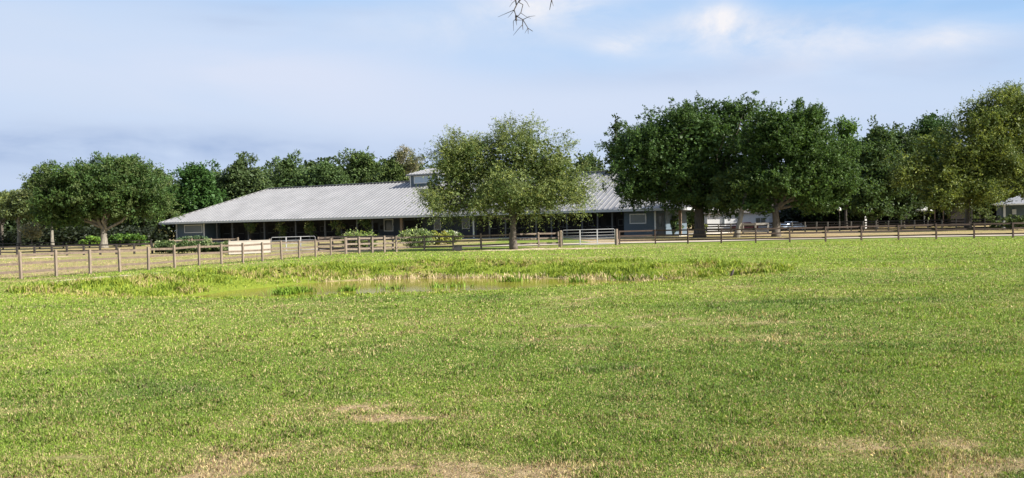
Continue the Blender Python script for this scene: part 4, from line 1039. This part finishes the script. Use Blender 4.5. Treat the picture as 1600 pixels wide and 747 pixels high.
blades('grass', *turf(int(1300000 * NG), 6.3, 22), label='short green pasture grass mixed with straw across the foreground', cat='grass')
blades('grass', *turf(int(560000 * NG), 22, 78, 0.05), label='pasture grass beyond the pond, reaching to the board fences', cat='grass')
# rank grass on the pond banks
n = 240000; X = rs.uniform(RIM[:, 0].min() - 1, RIM[:, 0].max() + 1, n); Y = rs.uniform(RIM[:, 1].min() - 1, RIM[:, 1].max() + 1, n)
rd_ = rimdist(X, Y); kp = (rd_ > -0.3) & (rd_ < 4.15); X, Y, rd_ = X[kp], Y[kp], rd_[kp]; n = len(X)
cl_ = sst(0.40, 0.68, fbm(X, Y, 0.9, 101, 3)); kp = rs.rand(n) < 0.25 + 0.85 * cl_; X, Y, rd_, cl_ = X[kp], Y[kp], rd_[kp], cl_[kp]; n = len(X)
def chain_d(P, ch):
    d = np.full(len(P), 1e9)
    for a, b in zip(ch[:-1], ch[1:]):
        ab = b - a; ap = P - a; tt = np.clip((ap @ ab) / (ab @ ab), 0, 1); d = np.minimum(d, np.hypot(*(ap - tt[:, None] * ab).T))
    return d
PP = np.stack([X, Y], 1); nf = len(far_rim); nearside = chain_d(PP, RIM[nf:]) < chain_d(PP, RIM[:nf])
kp = ~nearside | (rd_ < 0.5) | (X < G(330, 455).x); X, Y, rd_, cl_, nearside = X[kp], Y[kp], rd_[kp], cl_[kp], nearside[kp]; n = len(X)
L = (0.10 + 0.28 * cl_ * rs.rand(n)) * np.where(nearside, 0.35, 1.0)
t_ = rs.rand(n)[:, None]; c_ = np.array([0.085, 0.16, 0.016]) * (1 - t_) + np.array([0.28, 0.33, 0.04]) * t_
sw = (fbm(X, Y, 2.2, 104) > 0.56)[:, None] & (rs.rand(n) < 0.5)[:, None]; c_ = np.where(sw, np.array([0.36, 0.30, 0.13]), c_)
blades('grass', X, Y, height(X, Y, rd_) - 0.01, L, 0.022 + 0.018 * rs.rand(n), c_, label='rank yellow-green grass on the banks of the pond', cat='grass')
# dry reeds at the waterline
n = 60000; X = rs.uniform(RIM[:, 0].min(), RIM[:, 0].max(), n); Y = rs.uniform(RIM[:, 1].min(), RIM[:, 1].max(), n)
rd_ = rimdist(X, Y) + 0.5 * (fbm(X, Y, 1.5, 111) - 0.5); kp = (np.abs(rd_ - 4.35) < 0.5) & (X > G(380, 450).x + rs.normal(size=n)) & (rs.rand(n) < sst(0.3, 0.55, fbm(X, Y, 1.2, 113))); X, Y, rd_ = X[kp], Y[kp], rd_[kp]; n = len(X)
c_ = np.array([0.52, 0.42, 0.26])[None] * (0.6 + 0.6 * rs.rand(n))[:, None]; c_ = np.where((rs.rand(n) < 0.15)[:, None], np.array([0.2, 0.22, 0.05]), c_)
blades('reeds', X, Y, np.maximum(height(X, Y), POND_Z - 0.02), 0.14 + 0.2 * rs.rand(n), 0.03 + 0.01 * rs.rand(n), c_, label='dry straw-coloured reeds along the waterline of the pond', cat='reeds')
# green water weeds at the near edge of the water
wp = []
for px, py, r_, k in ((458, 457, 0.38, 420), (448, 460, 0.3, 160), (546, 455, 0.22, 90), (612, 452, 0.3, 50), (700, 449, 0.5, 70), (800, 440, 0.3, 110), (905, 441, 0.3, 80), (980, 438, 0.4, 70)):
    g = G(px, py, POND_Z); a = rs.normal(size=(k, 2)) * r_ * np.array([1, 0.5]); wp.append(np.array([g.x, g.y]) + a)
wp = np.concatenate(wp); n = len(wp)
c_ = np.array([0.12, 0.20, 0.02])[None] * (0.6 + 1.0 * rs.rand(n))[:, None]
blades('water_weeds', wp[:, 0], wp[:, 1], np.full(n, POND_Z - 0.03), 0.15 + 0.28 * rs.rand(n), 0.03 + 0.02 * rs.rand(n), c_, label='green weeds standing in the shallow edge of the pond', cat='weeds')
# dark stick at the right end of the pond
g = G(1142, 432.5); g.z = gz(g.x, g.y); mb = MB(g)
mb.tube([g - Vector((0, 0, 0.05)), g + Vector((0.03, 0, 0.10)), g + Vector((0.12, 0.02, 0.26))], [0.035, 0.05, 0.025], 7)
mb.tube([g + Vector((0.03, 0, 0.1)), g + Vector((-0.06, -.02, 0.13))], [0.02, 0.008], 6)
tag(mb.build('stick', M['twig'], smooth=True), 'short dark slanting stick poking up at the right end of the pond', 'stick')

# ------------------------------------------------------------------ bare twigs hanging into the top of the frame
def twig_thing(label, Yt, segs, top):
    o = D(*top, Yt); root = thing('hanging_twig', label, 'twig', o)
    mb = MB(o)
    for pts, r0, r1_ in segs:
        P = [D(x, y, Yt + 0.03 * math.sin(i * 2.3 + x)) for i, (x, y) in enumerate(pts)]
        k = len(P); mb.tube(P, [r0 + (r1_ - r0) * i / (k - 1) for i in range(k)], 6)
    mb.build('branch', M['twig'], root, True)
p_ = lambda lst: [(740 + x / 8.3, y / 8.3) for x, y in lst]
twig_thing('forked bare twig hanging from the top edge over the sky', 7.0, [
    (p_([(620, -900), (590, -400), (560, -120), (545, 0), (555, 70), (525, 130), (550, 205), (640, 255), (705, 365), (765, 405)]), 0.0075, 0.0022),
    (p_([(560, -120), (610, 0), (585, 30), (640, 60), (615, 160), (580, 205), (550, 205)]), 0.004, 0.003),
    (p_([(640, -60), (600, -10), (555, 70)]), 0.004, 0.003),
    (p_([(525, 130), (420, 175), (315, 220)]), 0.0028, 0.001), (p_([(525, 130), (480, 190), (445, 230)]), 0.0025, 0.001),
    (p_([(550, 205), (545, 250), (515, 275), (518, 400)]), 0.0045, 0.001), (p_([(545, 240), (560, 330)]), 0.004, 0.001), (p_([(550, 205), (552, 265)]), 0.008, 0.007),
    (p_([(640, 255), (720, 215), (800, 205)]), 0.0028, 0.001), (p_([(615, 170), (680, 215), (740, 240)]), 0.0022, 0.001),
    (p_([(640, 255), (635, 320), (640, 385)]), 0.0045, 0.002), (p_([(635, 320), (570, 390), (515, 460)]), 0.0025, 0.001),
    (p_([(705, 365), (665, 430)]), 0.003, 0.001), (p_([(705, 365), (710, 440)]), 0.003, 0.001), (p_([(560, 260), (640, 262)]), 0.002, 0.002),
    (p_([(545, 0), (500, 40), (465, 90)]), 0.003, 0.001), (p_([(620, -40), (690, 30), (725, 95)]), 0.003, 0.001), (p_([(480, -30), (490, 10)]), 0.002, 0.001)], (815, -100))
twig_thing('small bare twig tip at the top edge, right of the forked twig', 7.2, [
    (p_([(1040, -600), (1020, -200), (1012, 0), (995, 80), (985, 130)]), 0.007, 0.0015), (p_([(1012, 0), (1035, 80)]), 0.003, 0.001)], (865, -70))
